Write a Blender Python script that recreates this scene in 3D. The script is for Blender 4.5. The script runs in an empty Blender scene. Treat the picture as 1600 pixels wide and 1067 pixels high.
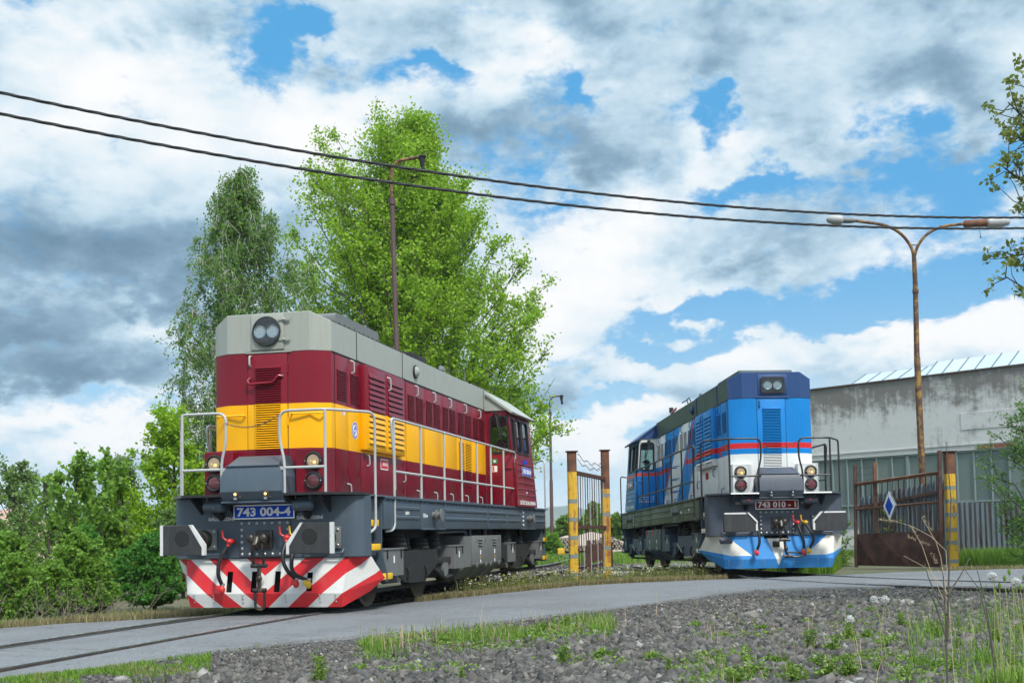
import bpy, bmesh, math, random
import numpy as np
from mathutils import Vector, Matrix, Euler
random.seed(7); RNG = np.random.default_rng(11)
D = bpy.data; SC = bpy.context.scene; COL = SC.collection
R = math.radians; PI = math.pi

# ---------------------------------------------------------------- camera
CAMZ = 0.969; PITCH = 0.0617; ROLL = 0.0170
cd = D.cameras.new('camera'); cam = D.objects.new('camera', cd); COL.objects.link(cam)
cd.sensor_width = 36; cd.lens = 1862.85/1600*36
cd.shift_x = 0.0; cd.shift_y = (729.12-533.5)/1600
cd.clip_start = 0.1; cd.clip_end = 20000
fwd = Vector((0, math.cos(PITCH), math.sin(PITCH)))
cam.matrix_world = Matrix.Translation((0, 0, CAMZ)) @ Matrix.Rotation(PI/2+PITCH, 4, 'X') @ Matrix.Rotation(-ROLL, 4, 'Z')
SC.camera = cam
SC.view_settings.view_transform = 'Standard'; SC.view_settings.look = 'None'
SC.view_settings.gamma = 1.0; SC.view_settings.exposure = 0.74

# ---------------------------------------------------------------- node expression helper
class X:
    """a float socket one can calculate with"""
    def __init__(s, nt, sock): s.nt = nt; s.s = sock
    def op(s, o, b=None, c=None, rev=False):
        n = s.nt.nodes.new('ShaderNodeMath'); n.operation = o
        args = [s, b] if not rev else [b, s]
        if c is not None: args.append(c)
        for i, a in enumerate(args):
            if a is None: continue
            if isinstance(a, X): s.nt.links.new(a.s, n.inputs[i])
            else: n.inputs[i].default_value = a
        return X(s.nt, n.outputs[0])
    def __add__(s, b): return s.op('ADD', b)
    __radd__ = __add__
    def __sub__(s, b): return s.op('SUBTRACT', b)
    def __rsub__(s, b): return s.op('SUBTRACT', b, rev=True)
    def __mul__(s, b): return s.op('MULTIPLY', b)
    __rmul__ = __mul__
    def __truediv__(s, b): return s.op('DIVIDE', b)
    def __gt__(s, b): return s.op('GREATER_THAN', b)
    def __lt__(s, b): return s.op('LESS_THAN', b)
    def max(s, b): return s.op('MAXIMUM', b)
    def min(s, b): return s.op('MINIMUM', b)
    def abs(s): return s.op('ABSOLUTE')
    def exp(s): return s.op('EXPONENT')
    def fract(s): return s.op('FRACT')
    def clamp(s): return s.max(0.0).min(1.0)
    def sstep(s, a, b):
        n = s.nt.nodes.new('ShaderNodeMapRange'); n.interpolation_type = 'SMOOTHSTEP'
        s.nt.links.new(s.s, n.inputs['Value'])
        n.inputs['From Min'].default_value = a; n.inputs['From Max'].default_value = b
        return X(s.nt, n.outputs[0])
def nmix(nt, fac, a, b):
    n = nt.nodes.new('ShaderNodeMix'); n.data_type = 'RGBA'
    for sock, val in ((n.inputs[0], fac), (n.inputs[6], a), (n.inputs[7], b)):
        if isinstance(val, X): nt.links.new(val.s, sock)
        elif isinstance(val, (tuple, list)): sock.default_value = (*val[:3], 1)
        elif isinstance(val, (int, float)): sock.default_value = val
        else: nt.links.new(val, sock)
    return n.outputs[2]
def sepxyz(nt, sock):
    n = nt.nodes.new('ShaderNodeSeparateXYZ'); nt.links.new(sock, n.inputs[0])
    return [X(nt, n.outputs[i]) for i in range(3)]
def combxyz(nt, x, y, z):
    n = nt.nodes.new('ShaderNodeCombineXYZ')
    for i, a in enumerate((x, y, z)):
        if isinstance(a, X): nt.links.new(a.s, n.inputs[i])
        else: n.inputs[i].default_value = a
    return n.outputs[0]
def noise(nt, vec, scale, detail=4, rough=0.55, dist=0.0, lac=2.0):
    n = nt.nodes.new('ShaderNodeTexNoise'); n.inputs['Scale'].default_value = scale
    n.inputs['Detail'].default_value = detail; n.inputs['Roughness'].default_value = rough
    n.inputs['Distortion'].default_value = dist; n.inputs['Lacunarity'].default_value = lac
    if vec is not None: nt.links.new(vec, n.inputs['Vector'])
    return X(nt, n.outputs[0])

# ---------------------------------------------------------------- sun and sky
SUN_EL = R(50); SUN_AZ = R(152)        # azimuth from +Y towards +X: behind the camera, to the right
sl = D.lights.new('sun', 'SUN'); sl.energy = 2.5; sl.angle = R(9); sl.color = (1.0, 0.95, 0.87)
so = D.objects.new('sun', sl); COL.objects.link(so)
sd = Vector((math.sin(SUN_AZ)*math.cos(SUN_EL), math.cos(SUN_AZ)*math.cos(SUN_EL), math.sin(SUN_EL)))
so.rotation_euler = sd.to_track_quat('Z', 'Y').to_euler(); so.location = (0, -5, 30)

def pix_dir(px, py):
    X2 = px-800; Y2 = 729.12-py; c, s = math.cos(ROLL), math.sin(ROLL); f = 1862.85
    a = X2*c+Y2*s; b = -X2*s+Y2*c; cp, sp = math.cos(PITCH), math.sin(PITCH)
    return Vector((a/f, cp-b/f*sp, sp+b/f*cp))
def pix_at(px, py, dist):
    d = pix_dir(px, py); d = d*(dist/d.y); return Vector((d.x, d.y, d.z+CAMZ))
def pix_ang(px, py):
    d = pix_dir(px, py).normalized(); return math.atan2(d.x, d.y), math.asin(d.z)

def make_sky():
    w = D.worlds.new('World'); SC.world = w; w.use_nodes = True; nt = w.node_tree
    bg = nt.nodes['Background']; bg.inputs[1].default_value = 0.1
    sky = nt.nodes.new('ShaderNodeTexSky'); sky.sky_type = 'NISHITA'; sky.sun_disc = False
    sky.sun_elevation = SUN_EL; sky.sun_rotation = SUN_AZ; sky.air_density = 1.0; sky.dust_density = 0.6; sky.ozone_density = 1.5
    tc = nt.nodes.new('ShaderNodeTexCoord'); x, y, z = sepxyz(nt, tc.outputs['Generated'])
    az = x.op('ARCTAN2', y); el = z.op('ARCSINE')
    zz = z.max(0.0)+0.16
    # cloud sheet: directions meet a flat layer overhead
    u = x/zz; v = y/zz
    P = combxyz(nt, u, v, 0.0)
    A = combxyz(nt, az*9.0, el*15.0, 1.3)
    big = noise(nt, A, 0.55, 6, 0.56, 0.15)
    fine = noise(nt, A, 1.35, 7, 0.57, 0.1)
    lit = noise(nt, combxyz(nt, az*9.0-0.16, el*15.0-0.42, 1.3), 1.35, 6, 0.57, 0.1)
    lay = noise(nt, P, 0.9, 4, 0.6, 0.3)
    wz = (fine-0.5)*0.16; wb = (big-0.5)*0.22
    azw = az+wz+wb; elw = el+(fine-0.5)*0.14+(big-0.5)*0.10+(lay-0.5)*0.05
    def lobes(lst):
        t = None
        for px, py, sx, sy, amp in lst:
            a0, e0 = pix_ang(px, py); ka = 1863/sx; ke = 1863/sy
            q = ((azw-a0)*ka); r = ((elw-e0)*ke)
            g = (q*q+r*r).op('MULTIPLY', -1.0).exp()*amp
            t = g if t is None else t+g
        return t
    gap = lobes([(430, 78, 78, 50, .85), (640, 118, 100, 26, .62), (885, 158, 60, 28, .8), (1120, 178, 72, 32, .75),
                 (1200, 285, 100, 32, .85), (1450, 300, 120, 48, .85), (1535, 420, 150, 58, 1.0), (1270, 485, 190, 36, .8), (1560, 250, 70, 40, .5),
                 (1070, 505, 100, 28, 1.0), (975, 606, 110, 26, 1.0), (1400, 470, 120, 26, .5), (815, 355, 50, 22, .3), (905, 545, 60, 20, .6), (930, 700, 120, 24, .7), (900, 760, 100, 22, .6), (120, 650, 150, 18, .5), (1290, 650, 90, 30, .3)])
    dark = lobes([(90, 430, 290, 75, .9), (60, 605, 240, 40, .95), (330, 400, 110, 60, .5), (705, 215, 120, 70, .45), (930, 235, 120, 60, .5), (560, 60, 160, 60, .2),
                  (1060, 40, 420, 75, .3), (1300, 120, 320, 80, .32), (1240, 395, 170, 40, .55), (870, 575, 330, 38, .8), (1200, 545, 150, 30, .4), (330, 60, 120, 60, .35), (1000, 480, 90, 30, .3), (700, 560, 200, 60, .5), (200, 740, 300, 30, .35), (760, 700, 160, 26, .5), (1000, 675, 120, 22, .4), (60, 520, 120, 26, .4), (520, 330, 90, 60, .35), (830, 470, 60, 30, .5), (1560, 150, 120, 60, .4)])
    white = lobes([(200, 130, 200, 90, .75), (950, 420, 120, 90, .9), (1110, 225, 80, 55, .6), (560, 170, 120, 70, .6), (1100, 555, 120, 30, .9), (1350, 530, 150, 42, .95),
                   (1540, 525, 130, 40, .8), (1420, 400, 110, 34, .6), (150, 668, 280, 34, 1.0), (900, 660, 200, 40, .7), (800, 120, 110, 46, .6), (230, 510, 110, 30, .6), (1030, 640, 110, 30, .5)])
    fr = noise(nt, A, 5.0, 5, 0.62, 0.2)
    dens = (big-0.5)*1.1+(fine-0.5)*0.9+(fr-0.5)*0.75+0.31
    cover = (dens-gap*0.66+white*0.14+dark*.12).sstep(-0.10, 0.30)
    shade = 0.56+(lit-fine)*0.95+(big-0.5)*0.8+(lay-0.5)*0.4+(fine-0.5)*0.35+(fr-0.5)*0.22+white*0.55-dark*0.46
    sh = shade.sstep(-0.12, 1.08)
    ramp = nt.nodes.new('ShaderNodeValToRGB'); nt.links.new(sh.s, ramp.inputs[0]); cr = ramp.color_ramp; k = 6.05
    cr.elements[0].position = 0.0; cr.elements[0].color = (0.65/k, 1.3/k, 1.95/k, 1); cr.elements[1].position = 1.0; cr.elements[1].color = (1, 1, 1, 1)
    for p, c in ((.26, (1.6, 2.55, 3.4)), (.48, (2.95, 4.0, 4.8)), (.70, (4.35, 5.1, 5.6))): e = cr.elements.new(p); e.color = (c[0]/k, c[1]/k, c[2]/k, 1)
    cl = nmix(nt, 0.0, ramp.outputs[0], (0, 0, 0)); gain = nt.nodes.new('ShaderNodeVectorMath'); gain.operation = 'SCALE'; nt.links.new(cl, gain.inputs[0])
    # cloud deck high above the view is brightened, as added fill light
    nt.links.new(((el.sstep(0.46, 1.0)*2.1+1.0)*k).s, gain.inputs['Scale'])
    thin = nmix(nt, el.sstep(0.02, 0.26), (2.55, 4.25, 5.35), (0.34, 2.35, 4.7))
    blue = nmix(nt, 0.85, sky.outputs[0], thin)
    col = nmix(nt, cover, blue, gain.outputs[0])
    col = nmix(nt, el.sstep(0.0, 0.10), nmix(nt, 0.45, col, (4.75, 5.5, 5.95)), col)
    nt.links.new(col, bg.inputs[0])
make_sky(); SC.world.cycles.sampling_method = "MANUAL"; SC.world.cycles.sample_map_resolution = 512
# ---------------------------------------------------------------- materials
MATS = {}
def newmat(name):
    m = D.materials.new(name); m.use_nodes = True; nt = m.node_tree; MATS[name] = m
    b = nt.nodes['Principled BSDF']; return m, nt, b
def objco(nt):
    return nt.nodes.new('ShaderNodeTexCoord').outputs['Object']
def bump(nt, b, h, strength=0.3, dist=0.01):
    n = nt.nodes.new('ShaderNodeBump'); n.inputs['Strength'].default_value = strength; n.inputs['Distance'].default_value = dist
    nt.links.new(h.s, n.inputs['Height']); nt.links.new(n.outputs[0], b.inputs['Normal'])
def paint(name, col, rough=0.35, var=0.14, scale=2.5, metal=0.0, dirt=(0.16, 0.14, 0.12), dirt_amt=0.10, bmp=0.02, coat=0.0, spec=0.5):
    """weathered paint: soft mottling, fine speckle and thin vertical streaks"""
    m, nt, b = newmat(name); co = objco(nt); x, y, z = sepxyz(nt, co)
    n1 = noise(nt, co, scale, 5, 0.6); n2 = noise(nt, combxyz(nt, x*9.0, y*9.0, z*0.7), 2.0, 4, 0.6); n3 = noise(nt, co, 60, 2, 0.5)
    f = (n1-0.5)*2*var+(n3-0.5)*0.08
    dk = tuple(c*(1-var) for c in col); lt = tuple(min(1, c*(1+var)) for c in col)
    c = nmix(nt, (f+0.5).clamp(), dk, lt)
    c = nmix(nt, ((n2-0.52)*4).clamp()*dirt_amt+((n1-0.6)*5).clamp()*dirt_amt, c, dirt)
    nt.links.new(c, b.inputs['Base Color']); rr = (n1-0.5)*0.25+rough+(n2-0.5)*0.12
    nt.links.new(rr.clamp().s, b.inputs['Roughness']); b.inputs['Metallic'].default_value = metal
    b.inputs['Coat Weight'].default_value = coat; b.inputs['Coat Roughness'].default_value = 0.15
    b.inputs['Specular IOR Level'].default_value = spec
    if bmp: bump(nt, b, n1+n3*0.15, bmp*8, 0.01)
    return m
def glow(name, col, e, base=(0.8, 0.8, 0.8)):
    m, nt, b = newmat(name); b.inputs['Base Color'].default_value = (*base, 1)
    b.inputs['Emission Color'].default_value = (*col, 1); b.inputs['Emission Strength'].default_value = e
    return m
def glass(name, tint=(0.75, 0.85, 0.83), rough=0.02, amount=1.0):
    m = D.materials.new(name); m.use_nodes = True; nt = m.node_tree; MATS[name] = m; nt.nodes.clear()
    o = nt.nodes.new('ShaderNodeOutputMaterial'); t = nt.nodes.new('ShaderNodeBsdfTransparent'); g = nt.nodes.new('ShaderNodeBsdfGlossy')
    t.inputs[0].default_value = (*tint, 1); g.inputs['Roughness'].default_value = rough
    fr = nt.nodes.new('ShaderNodeFresnel'); fr.inputs[0].default_value = 1.5
    mx = nt.nodes.new('ShaderNodeMixShader'); f = (X(nt, fr.outputs[0])*amount+0.04).clamp()
    nt.links.new(f.s, mx.inputs[0]); nt.links.new(t.outputs[0], mx.inputs[1]); nt.links.new(g.outputs[0], mx.inputs[2]); nt.links.new(mx.outputs[0], o.inputs[0])
    return m
def rust(name, base=(0.10, 0.045, 0.028), lt=(0.22, 0.09, 0.04), scale=5):
    m, nt, b = newmat(name); co = objco(nt); n1 = noise(nt, co, scale, 8, 0.65); n2 = noise(nt, co, scale*7, 4, 0.6)
    c = nmix(nt, n1.sstep(0.35, 0.7), base, lt); c = nmix(nt, n2.sstep(0.55, 0.75)*0.5, c, (0.05, 0.028, 0.022))
    nt.links.new(c, b.inputs['Base Color']); b.inputs['Roughness'].default_value = 0.85; bump(nt, b, n2, 0.3, 0.01); return m

# ---------------------------------------------------------------- mesh builder
class MB:
    def __init__(s, mat=None): s.v = []; s.f = []; s.fm = []; s.mats = []; s.cur = 0; s.use(mat) if mat else None
    def use(s, mat):
        if mat not in s.mats: s.mats.append(mat)
        s.cur = s.mats.index(mat); return s
    def add(s, vs, fs):
        o = len(s.v); s.v += [tuple(p) for p in vs]
        for f in fs: s.f.append([i+o for i in f]); s.fm.append(s.cur)
        return s
    def box(s, x0, x1, y0, y1, z0, z1):
        x0, x1 = sorted((x0, x1)); y0, y1 = sorted((y0, y1)); z0, z1 = sorted((z0, z1))
        return s.add([(x0, y0, z0), (x1, y0, z0), (x1, y1, z0), (x0, y1, z0), (x0, y0, z1), (x1, y0, z1), (x1, y1, z1), (x0, y1, z1)],
                     [(0, 3, 2, 1), (4, 5, 6, 7), (0, 1, 5, 4), (1, 2, 6, 5), (2, 3, 7, 6), (3, 0, 4, 7)])
    def bbox(s, x0, x1, y0, y1, z0, z1, b=0.01):
        """box with chamfered edges"""
        x0, x1 = sorted((x0, x1)); y0, y1 = sorted((y0, y1)); z0, z1 = sorted((z0, z1))
        bm = bmesh.new(); vs = [bm.verts.new(p) for p in [(x0, y0, z0), (x1, y0, z0), (x1, y1, z0), (x0, y1, z0), (x0, y0, z1), (x1, y0, z1), (x1, y1, z1), (x0, y1, z1)]]
        for f in [(0, 3, 2, 1), (4, 5, 6, 7), (0, 1, 5, 4), (1, 2, 6, 5), (2, 3, 7, 6), (3, 0, 4, 7)]: bm.faces.new([vs[i] for i in f])
        bmesh.ops.bevel(bm, geom=bm.edges[:], offset=b, segments=2, affect='EDGES', profile=0.5)
        s.add_bm(bm); return s
    def add_bm(s, bm):
        bm.verts.index_update(); s.add([v.co[:] for v in bm.verts], [[v.index for v in f.verts] for f in bm.faces]); bm.free()
    def prism(s, poly, ax, a, b):
        """polygon in the two axes other than ax, pushed from a to b along ax ('x','y' or 'z')"""
        def P(p, t): return (t, p[0], p[1]) if ax == 'x' else (p[0], t, p[1]) if ax == 'y' else (p[0], p[1], t)
        n = len(poly); vs = [P(p, a) for p in poly]+[P(p, b) for p in poly]
        return s.add(vs, [list(range(n))[::-1], list(range(n, 2*n))]+[(i, (i+1) % n, n+(i+1) % n, n+i) for i in range(n)])
    def loft(s, rings, cap=True, close=True):
        n = len(rings[0]); vs = [p for r in rings for p in r]; fs = []
        for k in range(len(rings)-1):
            for i in range(n if close else n-1):
                j = (i+1) % n; fs.append((k*n+i, k*n+j, (k+1)*n+j, (k+1)*n+i))
        if cap: fs += [list(range(n))[::-1], list(range((len(rings)-1)*n, len(rings)*n))]
        return s.add(vs, fs)
    def tube(s, pts, r, n=8, cap=True):
        pts = [Vector(p) for p in pts]; rings = []; m = len(pts); rr = r if isinstance(r, (list, tuple)) else [r]*m
        t0 = (pts[1]-pts[0]).normalized(); ref = Vector((0, 0, 1)) if abs(t0.z) < 0.9 else Vector((1, 0, 0)); u = t0.cross(ref).normalized()
        for i, p in enumerate(pts):
            t = (pts[min(i+1, m-1)]-pts[max(i-1, 0)]).normalized(); u = (u-t*u.dot(t)).normalized(); w = t.cross(u)
            rings.append([p+(u*math.cos(2*PI*k/n)+w*math.sin(2*PI*k/n))*rr[i] for k in range(n)])
        return s.loft(rings, cap)
    def cyl(s, p0, p1, r0, r1=None, n=16):
        return s.tube([p0, p1], [r0, r0 if r1 is None else r1], n)
    def lathe(s, prof, o, axis, n=24):
        """prof: list of (distance along axis, radius)"""
        o = Vector(o); a = Vector(axis).normalized(); u = a.orthogonal().normalized(); w = a.cross(u)
        return s.loft([[o+a*d+(u*math.cos(2*PI*k/n)+w*math.sin(2*PI*k/n))*max(r, 1e-4) for k in range(n)] for d, r in prof])
    def ball(s, c, rx, ry=None, rz=None, nu=14, nv=9):
        ry = rx if ry is None else ry; rz = rx if rz is None else rz; c = Vector(c)
        return s.loft([[c+Vector((rx*math.sin(PI*max(.01, min(.99, j/nv)))*math.cos(2*PI*i/nu), ry*math.sin(PI*max(.01, min(.99, j/nv)))*math.sin(2*PI*i/nu), -rz*math.cos(PI*j/nv))) for i in range(nu)] for j in range(nv+1)])
    def bar(s, p0, p1, w, h, up=(0, 0, 1)):
        p0 = Vector(p0); p1 = Vector(p1); t = (p1-p0).normalized(); u = t.cross(Vector(up))
        if u.length < 1e-4: u = t.cross(Vector((1, 0, 0)))
        u.normalize(); k = u.cross(t); r = [(-w/2, -h/2), (w/2, -h/2), (w/2, h/2), (-w/2, h/2)]
        return s.loft([[p+u*a+k*b for a, b in r] for p in (p0, p1)])
    def text(s, body, size, o, xdir, ydir, depth=0.002, bold=0.0, width=None, sx=1.0):
        """lettering lying in the plane (xdir, ydir), centred on o"""
        c = D.curves.new('lettering', 'FONT'); c.body = body; c.size = size; c.extrude = depth; c.offset = bold; c.align_x = 'CENTER'; c.align_y = 'CENTER'; c.resolution_u = 3
        ob = D.objects.new('lettering', c); COL.objects.link(ob); dg = bpy.context.evaluated_depsgraph_get(); me = D.meshes.new_from_object(ob.evaluated_get(dg))
        xs = [v.co.x for v in me.vertices]; ys = [v.co.y for v in me.vertices]; k = sx
        if width: k = width/(max(xs)-min(xs))
        cx, cy = (max(xs)+min(xs))/2, (max(ys)+min(ys))/2
        o = Vector(o); xd = Vector(xdir).normalized(); yd = Vector(ydir).normalized(); zd = xd.cross(yd)
        s.add([o+xd*((v.co.x-cx)*k)+yd*(v.co.y-cy)+zd*v.co.z for v in me.vertices], [list(p.vertices) for p in me.polygons])
        D.objects.remove(ob); D.curves.remove(c); D.meshes.remove(me); return s
    def build(s, name, parent=None, smooth=38, label=None, bevel=None):
        me = D.meshes.new(name); bm = bmesh.new(); vs = [bm.verts.new(p) for p in s.v]
        for f, m in zip(s.f, s.fm):
            try: q = bm.faces.new([vs[i] for i in f]); q.material_index = m
            except ValueError: pass
        bmesh.ops.recalc_face_normals(bm, faces=bm.faces[:]); bm.to_mesh(me); bm.free()
        for n in s.mats: me.materials.append(MATS[n])
        if smooth:
            me.polygons.foreach_set('use_smooth', [True]*len(me.polygons)); me.set_sharp_from_angle(angle=R(smooth))
        o = D.objects.new(name, me); COL.objects.link(o); o.parent = parent
        if label: o['label'] = label
        if bevel:
            b = o.modifiers.new('bevel', 'BEVEL'); b.width = bevel; b.segments = 2; b.limit_method = 'ANGLE'; b.angle_limit = R(40)
        return o
def arc(pts, r=0.1, n=5):
    """round the inner corners of a polyline"""
    P = [Vector(p) for p in pts]; out = [P[0]]
    for i in range(1, len(P)-1):
        a, b, c = P[i-1], P[i], P[i+1]; d1 = (a-b); d2 = (c-b); k = min(r, d1.length*.49, d2.length*.49); s = b+d1.normalized()*k; e = b+d2.normalized()*k
        for j in range(n+1): t = j/n; out.append(s*(1-t)**2+b*2*t*(1-t)+e*t*t)
    out.append(P[-1]); return out
def empty(name, loc=(0, 0, 0), rot=(0, 0, 0)):
    o = D.objects.new(name, None); COL.objects.link(o); o.location = loc; o.rotation_euler = rot; o.empty_display_size = 0.2; return o
def tag(o, label=None, cat=None, group=None, kind=None):
    if label: o['label'] = label
    if cat: o['category'] = cat
    if group: o['group'] = group
    if kind: o['kind'] = kind
    return o
def npmesh(name, V, T=None, Q=None, mats=(), parent=None, smooth=False):
    """big meshes straight from arrays: V (n,3), T triangles, Q quads"""
    me = D.meshes.new(name); nt = 0 if T is None else len(T); nq = 0 if Q is None else len(Q)
    me.vertices.add(len(V)); me.vertices.foreach_set('co', np.asarray(V, np.float32).ravel())
    li = np.concatenate([np.asarray(a, np.int32).ravel() for a in (T, Q) if a is not None]); me.loops.add(len(li)); me.loops.foreach_set('vertex_index', li)
    st = np.concatenate([np.arange(nt)*3, nt*3+np.arange(nq)*4]).astype(np.int32); me.polygons.add(nt+nq); me.polygons.foreach_set('loop_start', st)
    me.update(calc_edges=True); me.validate()
    for m in mats: me.materials.append(MATS[m])
    if smooth: me.polygons.foreach_set('use_smooth', [True]*len(me.polygons))
    o = D.objects.new(name, me); COL.objects.link(o); o.parent = parent; return o
# ---------------------------------------------------------------- locomotive materials
def banded(name, fn, rough=0.36, dirt_amt=0.07, scale=1.6):
    """paint scheme laid out on the body in the body's own metres; fn(nt,x,y,z) gives a colour"""
    m, nt, b = newmat(name); co = objco(nt); x, y, z = sepxyz(nt, co); c = fn(nt, x, y, z)
    n1 = noise(nt, co, scale, 6, 0.62); n2 = noise(nt, combxyz(nt, x*10.0, y*10.0, z*0.6), 2.0, 4, 0.6); n3 = noise(nt, co, 0.6, 3, 0.5)
    hs = nt.nodes.new('ShaderNodeHueSaturation'); nt.links.new(c, hs.inputs['Color']); nt.links.new(((n1-0.5)*0.34+1.0).s, hs.inputs['Value'])
    n4 = noise(nt, co, 7.0, 6, 0.7)
    runs = ((n2-0.5)*4).clamp()*dirt_amt*2.2*(z-2.6).sstep(-0.6, 0.9)+((n1-0.58)*5).clamp()*dirt_amt
    c = nmix(nt, runs, hs.outputs[0], (0.05, 0.042, 0.04))
    c = nmix(nt, ((n4-0.45)*3).clamp()*(2.05-z).sstep(0.0, 0.5)*0.22, c, (0.20, 0.165, 0.13)); c = nmix(nt, n4.sstep(0.70, 0.76)*0.35, c, (0.10, 0.07, 0.06))
    b.inputs['Specular IOR Level'].default_value = .36; nt.links.new(c, b.inputs['Base Color']); nt.links.new(((n1-0.5)*0.3+(n2-0.5)*0.15+rough).clamp().s, b.inputs['Roughness'])
    bump(nt, b, n3+n1*0.3, 0.55, 0.025); return m
MAROON = (0.185, 0.004, 0.016); YELLOW = (0.90, 0.43, 0.0); BLUE = (0.002, 0.185, 0.52); WHITE = (0.66, 0.67, 0.66); RED = (0.55, 0.018, 0.022)
def red_hood(nt, x, y, z):
    return nmix(nt, (z > 2.243)*(z < 2.843), MAROON, YELLOW)
def blue_hood(nt, x, y, z):
    def band(lo, hi): return (z > lo)*(z < hi)
    front = y < 3.55
    e1 = y+(z-3.5)*1.14            # along the first slanting line
    wl = y+(z-3.49)*1.45           # rear edge of the broad white flash
    c = nmix(nt, 0.0, BLUE, BLUE)
    flash = (e1 > 3.93)*(wl < 5.24)
    c = nmix(nt, flash, c, WHITE)
    low = (z < 2.427)*((y+(z-2.415)*1.05) < 3.84)
    c = nmix(nt, low, c, WHITE)
    rear = (z > 2.73)*((y+(z-3.506)*0.8) > 7.15)
    c = nmix(nt, rear, c, WHITE)
    r1 = band(2.537, 2.647)*((y+(z-2.6)*1.14) < 4.72)
    r2 = (e1 > 3.56)*(e1 < 3.70)*(z > 2.537)
    r3 = band(2.525, 2.622)*(y > 6.86)
    r4 = ((y+(z-2.5)*1.3) > 6.80)*((y+(z-2.5)*1.3) < 6.94)*band(2.05, 2.60)
    return nmix(nt, r1.max(r2).max(r3).max(r4), c, RED)
banded('red_hood', red_hood); banded('blue_hood', blue_hood, 0.38)
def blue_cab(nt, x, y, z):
    side = (y > 8.72)  # cab sides turn teal: a reflection put into the colour
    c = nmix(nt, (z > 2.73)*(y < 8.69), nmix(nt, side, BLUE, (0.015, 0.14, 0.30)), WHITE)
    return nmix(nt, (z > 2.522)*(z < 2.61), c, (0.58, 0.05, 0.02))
banded('blue_cab', blue_cab, 0.38)
paint('maroon', (0.195, 0.004, 0.016), 0.30, 0.16, dirt_amt=0.10)
paint('pale_roof', (0.31, 0.325, 0.285), 0.42, 0.14, 1.4, dirt_amt=0.22, dirt=(0.12, 0.115, 0.10))
paint('navy_roof', (0.012, 0.050, 0.16), 0.40, 0.14, 1.4)
paint('dark_green_roof', (0.045, 0.072, 0.068), 0.45, 0.16, 1.4)
paint('slate', (0.060, 0.084, 0.110), 0.42, 0.20, 2.0, dirt_amt=0.24)
paint('slate_blue_loco', (0.055, 0.068, 0.092), 0.45, 0.14, 2.0, dirt_amt=0.14)
paint('sill_green', (0.062, 0.088, 0.058), 0.45, 0.18, 2.0, dirt_amt=0.16)
paint('bogie_grey', (0.135, 0.140, 0.138), 0.55, 0.18, 2.5, dirt=(0.09, 0.07, 0.05), dirt_amt=0.30)
paint('bogie_navy', (0.036, 0.060, 0.10), 0.50, 0.18, 2.5, dirt=(0.07, 0.06, 0.05), dirt_amt=0.25)
paint('box_green', (0.060, 0.095, 0.088), 0.5, 0.15, 2.5, dirt_amt=0.18)
paint('rail_grey', (0.40, 0.41, 0.40), 0.45, 0.10, 6, dirt=(0.20, 0.12, 0.07), dirt_amt=0.25)
paint('rail_black', (0.018, 0.019, 0.021), 0.35, 0.2, 6); paint('chain', (0.10, 0.085, 0.07), 0.5, 0.3, 9, metal=.6)
paint('black_rubber', (0.012, 0.012, 0.013), 0.5, 0.2, 6)
paint('under_black', (0.010, 0.010, 0.010), 0.8, 0.3, 4, dirt=(0.03, 0.025, 0.02), dirt_amt=0.4)
paint('grease', (0.018, 0.016, 0.015), 0.38, 0.5, 12, dirt=(0.30, 0.20, 0.10), dirt_amt=0.55)
paint('buffer_face', (0.028, 0.028, 0.030), 0.48, 0.3, 9, dirt=(0.10, 0.10, 0.10), dirt_amt=0.3)
paint('wheel_rim', (0.22, 0.18, 0.14), 0.6, 0.25, 8)
paint('wheel_dark', (0.045, 0.038, 0.033), 0.7, 0.3, 8, dirt_amt=0.4)
paint('white_paint', (0.80, 0.795, 0.77), 0.5, 0.06, 6, dirt_amt=0.08)
paint('aluminium', (0.62, 0.63, 0.63), 0.35, 0.06, 6, metal=0.6)
paint('plate_blue', (0.004, 0.060, 0.50), 0.45, 0.06, 5, dirt_amt=.03, spec=.15)
paint('plate_red', (0.23, 0.006, 0.010), 0.45, 0.06, 5, dirt_amt=.03, spec=.15); paint('buffer_white', (0.58, 0.58, 0.56), 0.6, 0.12, 9, dirt=(.1,.1,.1), dirt_amt=.5)
paint('sign_red', (0.62, 0.03, 0.035), 0.4, 0.08, 5)
paint('sign_green', (0.01, 0.25, 0.12), 0.4, 0.08, 5)
paint('valve_red', (0.60, 0.03, 0.03), 0.4, 0.2, 9)
paint('valve_yellow', (0.70, 0.40, 0.02), 0.4, 0.2, 9)
paint('step_yellow', (0.80, 0.46, 0.01), 0.5, 0.12, 6, dirt_amt=0.25)
paint('step_cream', (0.62, 0.58, 0.45), 0.5, 0.12, 6, dirt_amt=0.25)
paint('louvre_dark', (0.012, 0.010, 0.011), 0.8, 0.1, 4)
paint('steel', (0.42, 0.43, 0.43), 0.35, 0.12, 8, metal=0.8)
paint('cab_inside', (0.06, 0.065, 0.06), 0.7, 0.1, 4)
paint('olive_seat', (0.10, 0.085, 0.03), 0.7, 0.1, 4)
paint('blue_handle', (0.02, 0.10, 0.26), 0.4, 0.1, 6)
glass('window_glass', (0.72, 0.80, 0.78)); glass('lens', (0.86, 0.88, 0.88), 0.05, 0.55)
glow('lamp_dish', (1.0, 0.62, 0.28), 0.22, (.55,.45,.33)); glow('lamp_lit', (1.0, 0.55, 0.18), 1.1, (.8,.5,.2)); glow('lamp_bulb', (1.0, 0.50, 0.13), 2.2, (.9,.6,.2))
m_, nt_, b_ = newmat('reflector'); b_.inputs['Base Color'].default_value = (0.85, 0.86, 0.87, 1); b_.inputs['Metallic'].default_value = 1; b_.inputs['Roughness'].default_value = 0.16
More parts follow.
